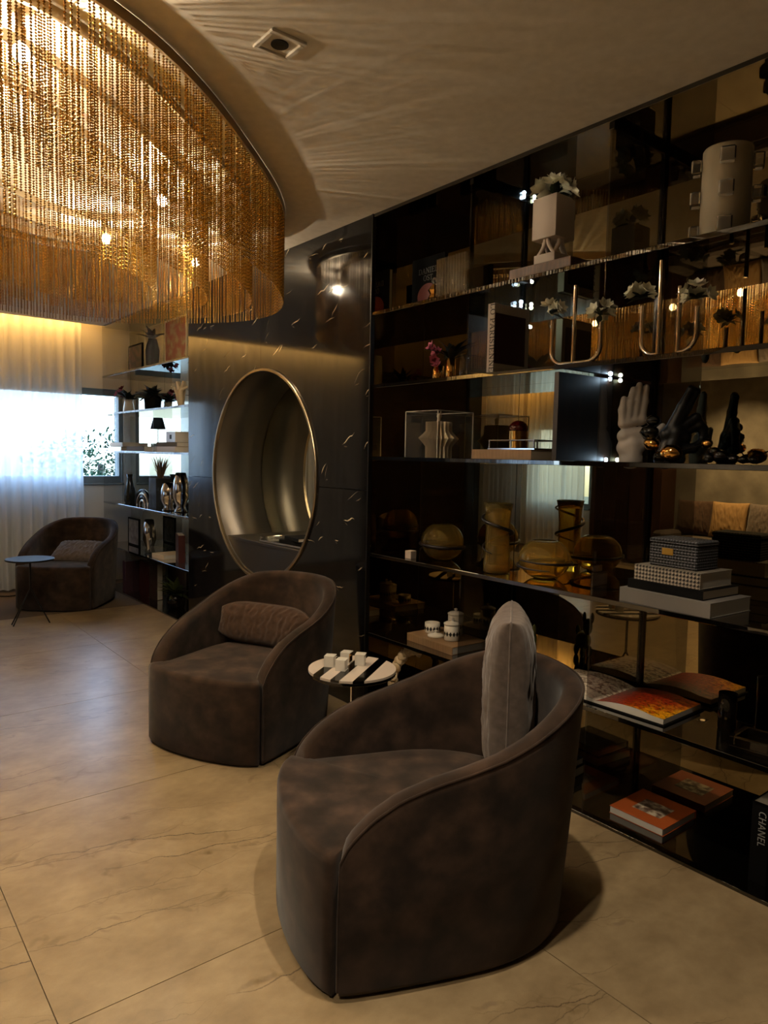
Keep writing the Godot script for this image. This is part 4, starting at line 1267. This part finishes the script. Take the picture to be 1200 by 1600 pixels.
	var dm := [Vector2(0.047, 0.0852)]
	for k in 9: dm.append(Vector2(0.047 * cos(PI / 2 * k / 8) if k < 8 else 0.0, 0.092 + 0.042 * sin(PI / 2 * k / 8)))
	obj("lid", Sh.new().lathe([Vector2(0, 0.0852)] + dm, 24), mat("red_lacquer", Color(0.22, 0.02, 0.02), 0.08), t)
	hands()
	# ---- third shelf: amber glass and a stack of books
	y = SHELF[2]
	tag(obj("cube_block", B(Vector3(0, 0.0225, 0), Vector3(0.045, 0.045, 0.045), 0.002), M.white_stone, null, Vector3(-2.985, y, -0.055), 0.1), "small white cube on the amber glass shelf", "cube")
	var rprof := func(r: float, sq: float, neck: float) -> Array:
		var q := [Vector2(0, 0)]
		for k in 15:
			var f := -PI / 2 + 0.38 + (PI - 0.38 - asin(neck / r)) * k / 14.0
			q.append(Vector2(cos(f) * r, r * sq * (sin(f) + cos(0.38))))
		return q
	var am := [["round amber glass vase nearest the marble wall", Vector3(-2.86, y, -0.175), vessel(rprof.call(0.118, 0.92, 0.05), 0.004), "globe"], ["tall cylindrical amber glass vase wound with a dark tendril", Vector3(-2.40, y, -0.115), vessel([Vector2(0, 0), Vector2(0.058, 0), Vector2(0.066, 0.008), Vector2(0.066, 0.05), Vector2(0.060, 0.12), Vector2(0.058, 0.22), Vector2(0.064, 0.30), Vector2(0.074, 0.345)], 0.004), "cylinder"], ["squat round amber glass vase right of the tall amber cylinder", Vector3(-2.165, y, -0.19), vessel(rprof.call(0.122, 0.82, 0.06), 0.004), "globe"]]
	for k in 3:
		t = thing("amber_vase", am[k][0], "vase", am[k][1], 0.0, "amber glass vases")
		obj("glass_body", Sh.new().lathe(am[k][2], 40), M.amber_glass, t)
		var path := ribbon(1.35, 0.122, 0.124, 0.055, 0.10, 2.0) if k == 0 else ribbon(1.6, 0.070, 0.078, 0.10, 0.33, 1.2) if k == 1 else ribbon(1.2, 0.126, 0.130, 0.05, 0.09, 0.7)
		var rs := []
		for j in path.size(): rs.append(0.0015 + 0.0075 * sin(PI * clampf(j / float(path.size() - 1) * 0.96 + 0.02, 0, 1)))
		obj("tendril", Sh.new().tube(path, rs, 8), mat("tendril", Color(0.05, 0.02, 0.03), 0.3), t)
	book("book", "thick grey linen book at the bottom of the stack", Vector3(-1.445, y, -0.155), Vector3(0.39, 0.056, 0.28), -0.06, M.grey_linen, M.page, "stacked books")
	book("book", "thin black book in the middle of the stack", Vector3(-1.455, y + 0.0565, -0.16), Vector3(0.325, 0.036, 0.25), -0.06, M.black, M.page, "stacked books")
	var hs := mat("houndstooth", Color.WHITE, 0.85)
	var im := Image.create(64, 64, false, Image.FORMAT_RGB8)
	for yy in 64:
		for xx in 64:
			var u := xx % 16
			var v := yy % 16
			var on := (u < 8 and v < 8) or (u >= 8 and v < 8 and (u + v) % 8 < 4) or (u < 8 and v >= 8 and (u + v) % 8 < 4)
			im.set_pixel(xx, yy, Color(0.04, 0.035, 0.03) if on else Color(0.62, 0.58, 0.52))
	tri_tex(hs, tex(im), 17.0, false)
	book("book", "black and white houndstooth book under the tweed box", Vector3(-1.455, y + 0.093, -0.155), Vector3(0.285, 0.06, 0.22), -0.06, hs, M.page, "stacked books")
	var tw := mat("tweed", Color.WHITE, 0.95)
	im = Image.create(128, 128, false, Image.FORMAT_RGB8)
	var ri := RandomNumberGenerator.new()
	ri.seed = 9
	for yy in 128:
		for xx in 128:
			var a := 0.03
			if yy % 10 < 2 and (xx / 3 + yy) % 4 != 0: a = 0.62
			if xx % 12 < 2 and (yy / 2) % 3 != 0: a = maxf(a, 0.40)
			im.set_pixel(xx, yy, Color(a, a, a * 1.05) * ri.randf_range(0.6, 1.2))
	tri_tex(tw, tex(im), 7.0, false)
	t = thing("tweed_box", "black and white tweed box with a gold plate, top of the stack", "box", Vector3(-1.455, y + 0.1535, -0.155), -0.06)
	obj("box_body", B(Vector3(0, 0.045, 0), Vector3(0.205, 0.09, 0.15), 0.006), tw, t)
	obj("lid", B(Vector3(0, 0.1005, 0), Vector3(0.208, 0.020, 0.153), 0.006), tw, t)
	obj("name_plate", B(Vector3(-0.02, 0.062, 0.0762), Vector3(0.048, 0.026, 0.002), 0.0005), M.emblem, t)
	# ---- second shelf: canisters, balloon dog, open book, glasses
	y = SHELF[1]
	book("book", "large flat wood-toned book under the patterned canisters", Vector3(-2.83, y, -0.20), Vector3(0.38, 0.042, 0.26), -0.03, M.oak, M.page)
	var cans := [["taller patterned white canister with lid, behind the front one", Vector3(-2.835, 0.042, -0.27), 0.115, true], ["front white canister with black diamonds and knobbed lid", Vector3(-2.765, 0.042, -0.175), 0.085, true], ["open white canister without lid, at the left of the wood-toned book", Vector3(-2.955, 0.042, -0.205), 0.055, false]]
	for c in cans:
		t = thing("canister", c[0], "canister", c[1] + Vector3(0, y, 0), 0.4, "black and white canisters")
		var h: float = c[2]
		obj("body", Sh.new().lathe(vessel([Vector2(0, 0), Vector2(0.040, 0), Vector2(0.043, 0.004), Vector2(0.043, h)], 0.004), 32), M.white_gloss, t)
		for k in 14:
			var f := TAU * k / 14
			var pos := Vector3(cos(f) * 0.0432, h * 0.45, sin(f) * 0.0432)
			var dd := Sh.new()
			var tg := Vector3(-sin(f), 0, cos(f))
			dd.prism(PackedVector2Array([Vector2(-0.0085, 0), Vector2(0, -0.014), Vector2(0.0085, 0), Vector2(0, 0.014)]), -0.0012, 0.0006, 2)
			obj("diamond", dd, M.ink_black, t, pos, PI / 2 - f)
		if c[3]:
			obj("lid", Sh.new().lathe([Vector2(0, h), Vector2(0.045, h + 0.0005), Vector2(0.046, h + 0.008), Vector2(0.030, h + 0.016), Vector2(0.008, h + 0.019), Vector2(0.006, h + 0.024), Vector2(0.011, h + 0.032), Vector2(0, h + 0.038)], 28), M.white_gloss, t)
	tag(obj("loose_canister_lid", Sh.new().lathe([Vector2(0, 0), Vector2(0.045, 0.0005), Vector2(0.046, 0.008), Vector2(0.030, 0.016), Vector2(0.008, 0.019), Vector2(0.006, 0.024), Vector2(0.011, 0.032), Vector2(0, 0.038)], 28), M.white_gloss, null, Vector3(-2.872, y + 0.042, -0.155)), "white domed canister lid lying loose, knob-up, on the wood-toned book", "dish")  # a loose canister lid, shaped like the lids above
	t = thing("balloon_animal", "dark green balloon animal figurine, mirrored behind the grey cushion", "figurine", Vector3(-2.25, y, -0.16), 0.4)
	var bd := [["body", Vector3(0, 0.085, 0), Vector3(0.045, 0.05, 0.04)], ["head", Vector3(0.04, 0.165, 0), Vector3(0.024, 0.045, 0.024)], ["ear", Vector3(0.055, 0.215, 0.015), Vector3(0.010, 0.028, 0.010)], ["ear", Vector3(0.028, 0.215, -0.015), Vector3(0.010, 0.028, 0.010)], ["tail", Vector3(-0.055, 0.125, 0), Vector3(0.012, 0.03, 0.012)], ["leg", Vector3(0.03, 0.03, 0.02), Vector3(0.015, 0.032, 0.015)], ["leg", Vector3(0.03, 0.03, -0.02), Vector3(0.015, 0.032, 0.015)], ["leg", Vector3(-0.03, 0.03, 0.02), Vector3(0.015, 0.032, 0.015)], ["leg", Vector3(-0.03, 0.03, -0.02), Vector3(0.015, 0.032, 0.015)]]
	for e in bd: obj(e[0], Sh.new().ball(e[1], e[2], 16, 10), mat("balloon_green", Color(0.25, 0.27, 0.14), 0.2), t)
	open_book(Vector3(-1.755, y, -0.20), 0.02)
	t = tag(obj("smoked_tumbler", Sh.new().lathe(vessel([Vector2(0, 0), Vector2(0.030, 0), Vector2(0.033, 0.006), Vector2(0.034, 0.145)], 0.004), 28), M.smoke_glass, null, Vector3(-1.285, y, -0.235)), "tall smoked glass tumbler right of the open book", "glass")
	t = thing("ashtray", "low square smoked glass ashtray on the second shelf's right end", "ashtray", Vector3(-1.12, y, -0.13), 0.1)
	var ash := Sh.new()
	ash.box(Vector3(0, 0.009, 0), Vector3(0.15, 0.018, 0.15), 0.003)
	for s in [-1, 1]:
		ash.box(Vector3(s * 0.066, 0.034, 0), Vector3(0.018, 0.032, 0.15), 0.003)
		ash.box(Vector3(0, 0.034, s * 0.066), Vector3(0.114, 0.032, 0.018), 0.003)
	obj("dish", ash, M.smoke_glass, t)
	# ---- bottom shelf
	y = SHELF[0]
	t = book("book", "small orange book with a pale picture on its cover, bottom shelf", Vector3(-1.575, y, -0.235), Vector3(0.25, 0.032, 0.26), PI, M.orange_cover, M.page)
	obj("cover_picture", B(Vector3(-0.005, 0.0323, -0.005), Vector3(0.13, 0.0008, 0.115)), picture(3, Color(0.72, 0.68, 0.60), Color(0.30, 0.22, 0.18)), t)
	book("book", "white-edged dark book at the bottom of the pair behind the nearest armchair", Vector3(-2.12, y, -0.21), Vector3(0.27, 0.045, 0.25), 0.1, M.charcoal, M.page)
	book("book", "black book on top of the pair behind the nearest armchair", Vector3(-2.12, y + 0.0455, -0.215), Vector3(0.25, 0.034, 0.23), 0.06, M.black, M.page)
	t = book("book", "upright black book with white lettering at the right edge, bottom shelf", Vector3(-1.075, y, -0.205), Vector3(0.062, 0.30, 0.24), 0.0, M.black, M.page, "", true)
	words(t, "CHANEL", 0.025, M.ink_grey, Vector3(0.006, 0.205, 0.1206), Basis(Vector3.FORWARD, PI / 2), false)
	t = thing("disc_sculpture", "white sculpture of clustered discs on the bottom shelf behind the striped table", "sculpture", Vector3(-3.03, y, -0.085))
	g.seed = 17
	var arc := []
	for k in 16:
		var u := k / 15.0
		arc.append(Vector3(-0.09 + 0.17 * u * u, 0.40 * sin(u * PI * 0.55), 0.03 * sin(u * 5.0)))
	for k in 16:
		for j in 2:
			var d := Vector3(g.randf_range(-1, 1), g.randf_range(-0.4, 0.6), g.randf_range(0.1, 1)).normalized()
			var o2 := obj("disc", Sh.new().lathe([Vector2(0, -0.006), Vector2(0.026, -0.004), Vector2(0.030, 0.002), Vector2(0.024, 0.008), Vector2(0, 0.006)], 16), M.cream, t, arc[k] + d * 0.018 + Vector3(0, 0.02, 0))
			o2.transform.basis = Basis(Quaternion(Vector3.UP, d))
	obj("stem", Sh.new().tube(arc, 0.012, 8), M.cream, t)
func picture(seed_: int, a: Color, b: Color) -> StandardMaterial3D:      # a flat printed photograph, blotchy
	var m := mat("print_%d" % seed_, Color.WHITE, 0.4)
	var n := noise_of(seed_ * 7, 0.03, 5)
	var im := Image.create(96, 96, false, Image.FORMAT_RGB8)
	for y in 96:
		for x in 96:
			im.set_pixel(x, y, a.lerp(b, clampf(0.5 + 1.4 * n.get_noise_2d(x, y), 0, 1)))
	m.albedo_texture = tex(im)
	return m
func open_book(at: Vector3, turn: float) -> void:
	var o := thing("open_book", "large art book lying open at an orange landscape picture", "book", at, turn)
	obj("cover", B(Vector3(-0.0, 0.003, 0), Vector3(0.63, 0.006, 0.32), 0.001), M.black, o)
	var mats := []
	for side in 2:
		var m := mat("page_print_%d" % side, Color.WHITE, 0.35)
		var n := noise_of(70 + side, 0.02, 5)
		var n2 := noise_of(75 + side, 0.06, 4)
		var im := Image.create(256, 256, false, Image.FORMAT_RGB8)
		for y in 256:
			for x in 256:
				var v := n.get_noise_2d(x, y * 1.6)
				var w := n2.get_noise_2d(x, y)
				var c := Color(0.74, 0.70, 0.64)
				if side == 0:
					c = c.lerp(Color(0.25, 0.18, 0.13), clampf((v + w) * 2.2 + 0.15, 0, 1) * (0.9 if y < 190 else 0.3))
				else:
					var h := (x * 0.75 + y * 0.5) / 320.0 + v * 0.28
					c = Color(0.30, 0.16, 0.07).lerp(Color(0.55, 0.14, 0.04), clampf(h * 2.6, 0, 1)).lerp(Color(0.85, 0.60, 0.06), clampf(h * 3.0 - 1.7, 0, 1))
					c = c.lerp(Color(0.10, 0.05, 0.03), clampf(w * 1.6 - 0.1, 0, 0.7))
				im.set_pixel(x, y, c)
		m.albedo_texture = tex(im)
		mats.append(m)
	for side in 2:
		var sg := -1.0 if side == 0 else 1.0
		var top := []
		var edge := Sh.new()
		for i in 2:
			var row := []
			for k in 17:
				var u := k / 16.0
				var x := 0.305 * u
				var h := 0.008 + 0.030 * pow(sin(PI * minf(u * 1.15 + 0.04, 1.0) * 0.72 + 0.1), 0.8) * (1.0 if u < 0.7 else 1.0 - (u - 0.7) * 0.5)
				row.append(Vector3(sg * x, h, -0.15 + 0.30 * i))
			if side == 0: row.reverse()
			top.append(row)
		obj("page", Sh.new().grid(top), mats[side], o)
		for i in 2:
			for k in 16:
				var a: Vector3 = top[i][k]
				var b: Vector3 = top[i][k + 1]
				edge.quad(Vector3(a.x, 0.0062, a.z), Vector3(b.x, 0.0062, b.z), b - Vector3(0, 0.0004, 0), a - Vector3(0, 0.0004, 0))
		var e := 0 if side == 0 else 16
		edge.quad(Vector3(top[0][e].x, 0.0062, -0.15), Vector3(top[0][e].x, 0.0062, 0.15), top[1][e] - Vector3(0, 0.0004, 0), top[0][e] - Vector3(0, 0.0004, 0))
		obj("page_block", edge, M.page, o)

# ------------------------------------------------------------------ things in the far bookcase
func art(label: String, at: Vector3, w: float, h: float, frame: Material, seed_: int, a: Color, b: Color, turn := 0.0) -> void:
	var t := thing("framed_picture", label, "picture", at, turn, "pictures in the far bookcase")
	var f := Sh.new()
	for s in [-1, 1]:
		f.box(Vector3(s * (w / 2 - 0.008), h / 2, 0), Vector3(0.016, h, 0.02), 0.001)
		f.box(Vector3(0, h / 2 + s * (h / 2 - 0.008), 0), Vector3(w - 0.032, 0.016, 0.02), 0.001)
	obj("frame", f, frame, t)
	obj("picture_print", B(Vector3(0, h / 2, 0.002), Vector3(w - 0.034, h - 0.034, 0.008)), picture(seed_, a, b), t)
func tall_vase(label: String, at: Vector3, prof: Array, m: Material, grp := "vases in the far bookcase") -> Node3D:
	var t := thing("vase", label, "vase", at, 0.0, grp)
	obj("vase_body", Sh.new().lathe(vessel(prof, 0.004), 24), m, t)
	return t
func far_things() -> void:
	var g := RandomNumberGenerator.new()
	g.seed = 23
	var y := SHELF[5]
	art("dark-framed floral picture standing on the far bookcase's top shelf", Vector3(-7.62, y, -0.17), 0.40, 0.30, M.black, 51, Color(0.12, 0.10, 0.16), Color(0.36, 0.22, 0.24))
	art("large orange and red abstract picture on the far bookcase's top shelf", Vector3(-6.60, y, -0.19), 0.52, 0.44, M.cream, 52, Color(0.55, 0.16, 0.08), Color(0.60, 0.48, 0.36))
	var t := tall_vase("tall dark vase with dark leaves on the far bookcase's top shelf", Vector3(-7.12, y, -0.16), [Vector2(0, 0), Vector2(0.05, 0), Vector2(0.055, 0.01), Vector2(0.07, 0.18), Vector2(0.04, 0.30)], M.dark_cover)
	var lv := Sh.new()
	for k in 16: lv.petal(Vector3(0, 0.29, 0), Vector3(g.randf_range(-1, 1), g.randf_range(0.1, 0.9), g.randf_range(-0.6, 0.8)).normalized(), Vector3.UP, g.randf_range(0.10, 0.2), 0.06, -0.2)
	obj("leaves", lv, M.leaf_dark, t)
	y = SHELF[4]
	t = tall_vase("white vase with a mixed bunch of flowers in the far bookcase", Vector3(-7.88, y, -0.18), [Vector2(0, 0), Vector2(0.05, 0), Vector2(0.06, 0.02), Vector2(0.045, 0.12), Vector2(0.05, 0.15)], M.white_gloss)
	lv = Sh.new()
	for k in 26: lv.petal(Vector3(0, 0.14, 0), Vector3(g.randf_range(-1, 1), g.randf_range(0.1, 0.9), g.randf_range(-0.6, 0.8)).normalized(), Vector3.UP, g.randf_range(0.10, 0.2), 0.06, -0.2)
	obj("leaves", lv, M.leaf, t)
	for k in 4:
		var d := Vector3(g.randf_range(-1, 1), g.randf_range(0.3, 0.9), g.randf_range(0, 0.8)).normalized()
		obj("flower", Sh.new().bloom(Vector3(0, 0.15, 0) + d * 0.13, d, 0.045, 6), M.petal_pink if k % 2 else M.petal_deep, t)
	t = tall_vase("dark teal vase with a bushy plant in the far bookcase", Vector3(-7.12, y, -0.16), [Vector2(0, 0), Vector2(0.07, 0), Vector2(0.08, 0.02), Vector2(0.085, 0.12), Vector2(0.06, 0.16)], M.dark_cover)
	lv = Sh.new()
	for k in 40: lv.petal(Vector3(g.randf_range(-0.05, 0.05), 0.14, 0), Vector3(g.randf_range(-1, 1), g.randf_range(-0.1, 0.9), g.randf_range(-0.7, 0.8)).normalized(), Vector3.UP, g.randf_range(0.10, 0.19), 0.06, -0.2)
	obj("leaves", lv, M.leaf_dark, t)
	t = thing("coral_branch", "pale branching coral piece at the far bookcase's marble end", "coral", Vector3(-6.39, y, -0.15))
	var cr := Sh.new()
	for k in 9:
		var f := -0.9 + 1.8 * k / 8.0
		cr.tube([Vector3(0, 0.01, 0), Vector3(sin(f) * 0.06, 0.10 + 0.03 * (k % 3), 0.02 * sin(k)), Vector3(sin(f) * 0.11, 0.19 + 0.05 * (k % 2), 0.03 * cos(k * 2.0))], [0.03, 0.022, 0.012], 7)
	obj("branches", cr, M.cream, t)
	y = SHELF[3]
	for k in 2:
		book("book", ["lower pale book lying flat near the window end of the far bookcase", "upper pale book lying flat near the window end of the far bookcase"][k], Vector3(-7.93 + 0.05 * k, y + k * 0.046, -0.18), Vector3(0.42 - 0.06 * k, 0.045, 0.28), 0.03 * k, [M.white_gloss, M.cream][k], M.page)
	book("book", "wide pale grey book lying flat in the middle of the far bookcase", Vector3(-7.30, y, -0.18), Vector3(0.50, 0.05, 0.28), 0.0, M.grey_linen, M.page)
	book("book", "pale book under the white emblem box in the far bookcase", Vector3(-6.50, y, -0.18), Vector3(0.50, 0.05, 0.28), 0.0, M.cream, M.page)
	book("book", "brown book on the pale book, under the emblem box", Vector3(-6.50, y + 0.0505, -0.18), Vector3(0.46, 0.04, 0.26), 0.03, M.grey_linen, M.page)
	t = thing("emblem_box", "small white box with dark emblem on stacked books in the far bookcase", "box", Vector3(-6.49, y + 0.0910, -0.17))
	obj("box_body", B(Vector3(0, 0.05, 0), Vector3(0.22, 0.10, 0.16), 0.003), M.white_gloss, t)
	obj("emblem", B(Vector3(0, 0.05, 0.0806), Vector3(0.05, 0.04, 0.001)), M.ink_black, t)
	t = thing("table_lamp", "small lamp with dark cone shade in the far bookcase", "lamp", Vector3(-6.88, y, -0.12))
	obj("foot", Sh.new().cyl(Vector3.ZERO, 0.05, 0.01), M.brass, t)
	obj("pole", Sh.new().cyl(Vector3(0, 0.01, 0), 0.005, 0.24, 0.001, 10), M.brass, t)
	obj("shade", Sh.new().lathe(vessel([Vector2(0.075, 0.22), Vector2(0.073, 0.222), Vector2(0.045, 0.33)], 0.003) + [Vector2(0.075, 0.22)], 24), M.black, t)
	y = SHELF[2]
	tall_vase("tall dark pitcher-shaped vase near the window end of the far bookcase", Vector3(-7.80, y, -0.16), [Vector2(0, 0), Vector2(0.05, 0), Vector2(0.062, 0.02), Vector2(0.065, 0.10), Vector2(0.035, 0.22), Vector2(0.028, 0.27), Vector2(0.036, 0.31)], M.black_gloss)
	t = thing("rainbow_arch", "striped bronze and black rainbow arch ornament in the far bookcase", "ornament", Vector3(-7.36, y, -0.14), 0.1)
	for k in 4:
		var path := []
		for j in 17: path.append(Vector3(cos(PI * j / 16.0) * (0.055 + 0.034 * k), sin(PI * j / 16.0) * (0.055 + 0.034 * k), 0))
		obj("arch", Sh.new().tube(path, 0.016, 8), M.rose_gold if k % 2 == 0 else M.black_gloss, t)
	t = thing("pampas_vase", "square black vase of dried pampas grass in the far bookcase", "vase", Vector3(-6.93, y, -0.16))
	obj("vase_body", B(Vector3(0, 0.15, 0), Vector3(0.20, 0.30, 0.16), 0.004), M.charcoal, t)
	var gr := Sh.new()
	for k in 60:
		var d := Vector3(g.randf_range(-0.65, 0.65), 1, g.randf_range(-0.4, 0.4)).normalized()
		var l := g.randf_range(0.12, 0.26)
		gr.tube([Vector3(d.x * 0.05, 0.295, d.z * 0.05), Vector3(0, 0.295, 0) + d * l * 0.6, Vector3(0, 0.295, 0) + d * l + Vector3(d.x * 0.05, -0.01, 0)], [0.002, 0.004, 0.001], 4)
	obj("dried_grass", gr, M.pampas, t)
	var facet := func(h: float, r: float) -> Array: return [Vector2(0, 0), Vector2(r * 0.7, 0), Vector2(r * 0.8, 0.01), Vector2(r * 0.55, h * 0.15), Vector2(r, h * 0.4), Vector2(r * 0.9, h * 0.75), Vector2(r * 0.62, h)]
	tall_vase("shorter chrome vase with bulging body in the far bookcase", Vector3(-6.62, y, -0.12), facet.call(0.27, 0.075), M.chrome)
	tall_vase("taller chrome vase beside the marble edge in the far bookcase", Vector3(-6.42, y, -0.16), facet.call(0.37, 0.075), M.chrome)
	y = SHELF[1]
	tall_vase("chrome footed vase on the far bookcase's second shelf", Vector3(-7.18, y, -0.14), facet.call(0.34, 0.07), M.chrome)
	art("black-framed picture on the far bookcase's second shelf", Vector3(-7.80, y, -0.2), 0.34, 0.30, M.black, 55, Color(0.35, 0.33, 0.32), Color(0.50, 0.48, 0.46))
	t = book("book", "burgundy boxed book standing by the marble edge of the far bookcase", Vector3(-6.46, y, -0.17), Vector3(0.06, 0.26, 0.28), PI / 2 - 0.3, M.burgundy, M.page, "", true)
	book("book", "pale book lying flat beside the burgundy boxed book", Vector3(-6.76, y, -0.18), Vector3(0.24, 0.04, 0.24), 0.1, M.cream, M.page)
	y = SHELF[0]
	book("book", "purple book standing upright on the far bookcase's bottom shelf", Vector3(-7.64, y, -0.16), Vector3(0.07, 0.33, 0.26), 0.05, mat("purple_cover", Color(0.24, 0.10, 0.18), 0.5), M.page, "", true)
	var rp := tri_tex(mat("red_pattern", Color.WHITE, 0.5), wood_image(77, Color(0.10, 0.02, 0.025), Color(0.30, 0.05, 0.06)), 3.0, false)
	book("book", "large dark red patterned book on the far bookcase's bottom shelf", Vector3(-7.20, y, -0.16), Vector3(0.06, 0.37, 0.40), -PI / 2 + 0.1, rp, M.page, "", true)
	t = tall_vase("round dark pot of trailing greenery on the far bookcase's bottom shelf", Vector3(-6.56, y, -0.17), [Vector2(0, 0), Vector2(0.06, 0), Vector2(0.085, 0.03), Vector2(0.09, 0.10), Vector2(0.07, 0.14)], M.black_gloss)
	lv = Sh.new()
	for k in 34: lv.petal(Vector3(0, 0.13, 0), Vector3(g.randf_range(-1, 1), g.randf_range(0.0, 1.2), g.randf_range(-0.6, 0.8)).normalized(), Vector3.UP, g.randf_range(0.10, 0.24), 0.06, -0.25)
	obj("leaves", lv, mat("leaf_bright", Color(0.20, 0.24, 0.08), 0.5), t)

# ------------------------------------------------------------------ what the mirrors show of the rest of the room
func other_side() -> void:
	var o := thing("sofa", "long brown sofa against the concrete wall across the room, seen in the mirrors", "sofa", Vector3(-3.9, 0, 6.08), PI)
	obj("seat_base", B(Vector3(0, 0.22, 0), Vector3(2.9, 0.36, 0.95), 0.04), M.sofa_fabric, o)
	obj("backrest", B(Vector3(0, 0.56, -0.38), Vector3(2.9, 0.42, 0.20), 0.05), M.sofa_fabric, o)
	for s in [-1, 1]:
		obj("arm", B(Vector3(s * 1.36, 0.48, 0.06), Vector3(0.18, 0.20, 0.80), 0.04), M.sofa_fabric, o)
		for q in [-1, 1]: obj("leg", Sh.new().cyl(Vector3(s * 1.3, 0, q * 0.38), 0.02, 0.04), M.black, o)
	for k in 3:
		obj("seat_cushion", B(Vector3(-0.84 + 0.84 * k, 0.45, 0.1), Vector3(0.83, 0.12, 0.72), 0.04), M.sofa_fabric, o)
	var tones := [M.cushion_brown, M.oak, M.cushion, M.sofa_fabric, M.cushion_brown]
	var says := ["dark red-brown cushion at the left end of the mirrored sofa", "tan cushion second along the mirrored sofa", "mauve-grey cushion in the middle of the mirrored sofa", "olive cushion fourth along the mirrored sofa", "brown cushion at the right end of the mirrored sofa"]
	for k in 5:
		cushion(says[k], Vector3(-5.05 + 0.48 * k, 0.76, 6.2), Basis(Vector3.UP, PI + 0.1 * (k - 2)) * Basis(Vector3.RIGHT, -0.22), 0.48, 0.48, 0.16, [M.cushion_brown, M.pampas, M.cushion, M.leaf_dark, M.cushion_brown][k], 40 + k, 0.006, 0.0, "sofa cushions across the room")
	t_sideboard()
func t_sideboard() -> void:
	var o := thing("sideboard", "tall walnut cabinet beside the sofa across the room, seen in the mirrors", "cabinet", Vector3(-5.78, 0, 6.32))
	obj("carcass", B(Vector3(0, 0.72, 0.02), Vector3(0.50, 1.40, 0.36), 0.004), M.walnut, o)
	obj("plinth", B(Vector3(0, 0.01, 0.02), Vector3(0.46, 0.02, 0.30)), M.black, o)
	for s in [-1, 1]:
		var d := obj("door", B(Vector3(s * 0.125, 0.72, -0.171), Vector3(0.244, 1.38, 0.018), 0.002), M.walnut, o)
		obj("handle", B(Vector3(s * 0.02, 0.75, -0.186), Vector3(0.010, 0.16, 0.012), 0.002), M.brass, d)
func outside() -> void:
	# trees beyond the window
	var spots := [[Vector3(-11.6, 0.0, -1.0), 1.85, 1.0, "broad green tree outside the window, beside the curtain edge"]]
	for k in spots.size():
		var g := RandomNumberGenerator.new()
		g.seed = 90 + k
		var o := thing("tree", spots[k][3], "tree", spots[k][0], 0.0, "trees outside the window")
		obj("trunk", Sh.new().tube([Vector3(0, -0.5, 0), Vector3(0.03, 0.7, 0.02), Vector3(0, 1.3, 0)], [0.09, 0.07, 0.04], 8), M.walnut, o)
		var s := Sh.new()
		var r: float = spots[k][2]
		for j in 2600:
			var d := Vector3(g.randfn(), g.randfn(), g.randfn()).normalized() * pow(g.randf(), 0.4)
			var at := Vector3(d.x * r, 1.15 + d.y * (spots[k][1] - 1.15), d.z * r * 1.2)
			s.petal(at, Vector3(g.randf_range(-1, 1), g.randf_range(-0.6, 0.6), g.randf_range(-1, 1)).normalized(), Vector3.UP, g.randf_range(0.05, 0.1), 0.04, 0.2)
		obj("foliage", s, M.hedge_leaf, o)
	struct_mesh("ground", span(-40, -8.75, -0.7, -0.5, -30, 30), M.leaf, "ground outside")
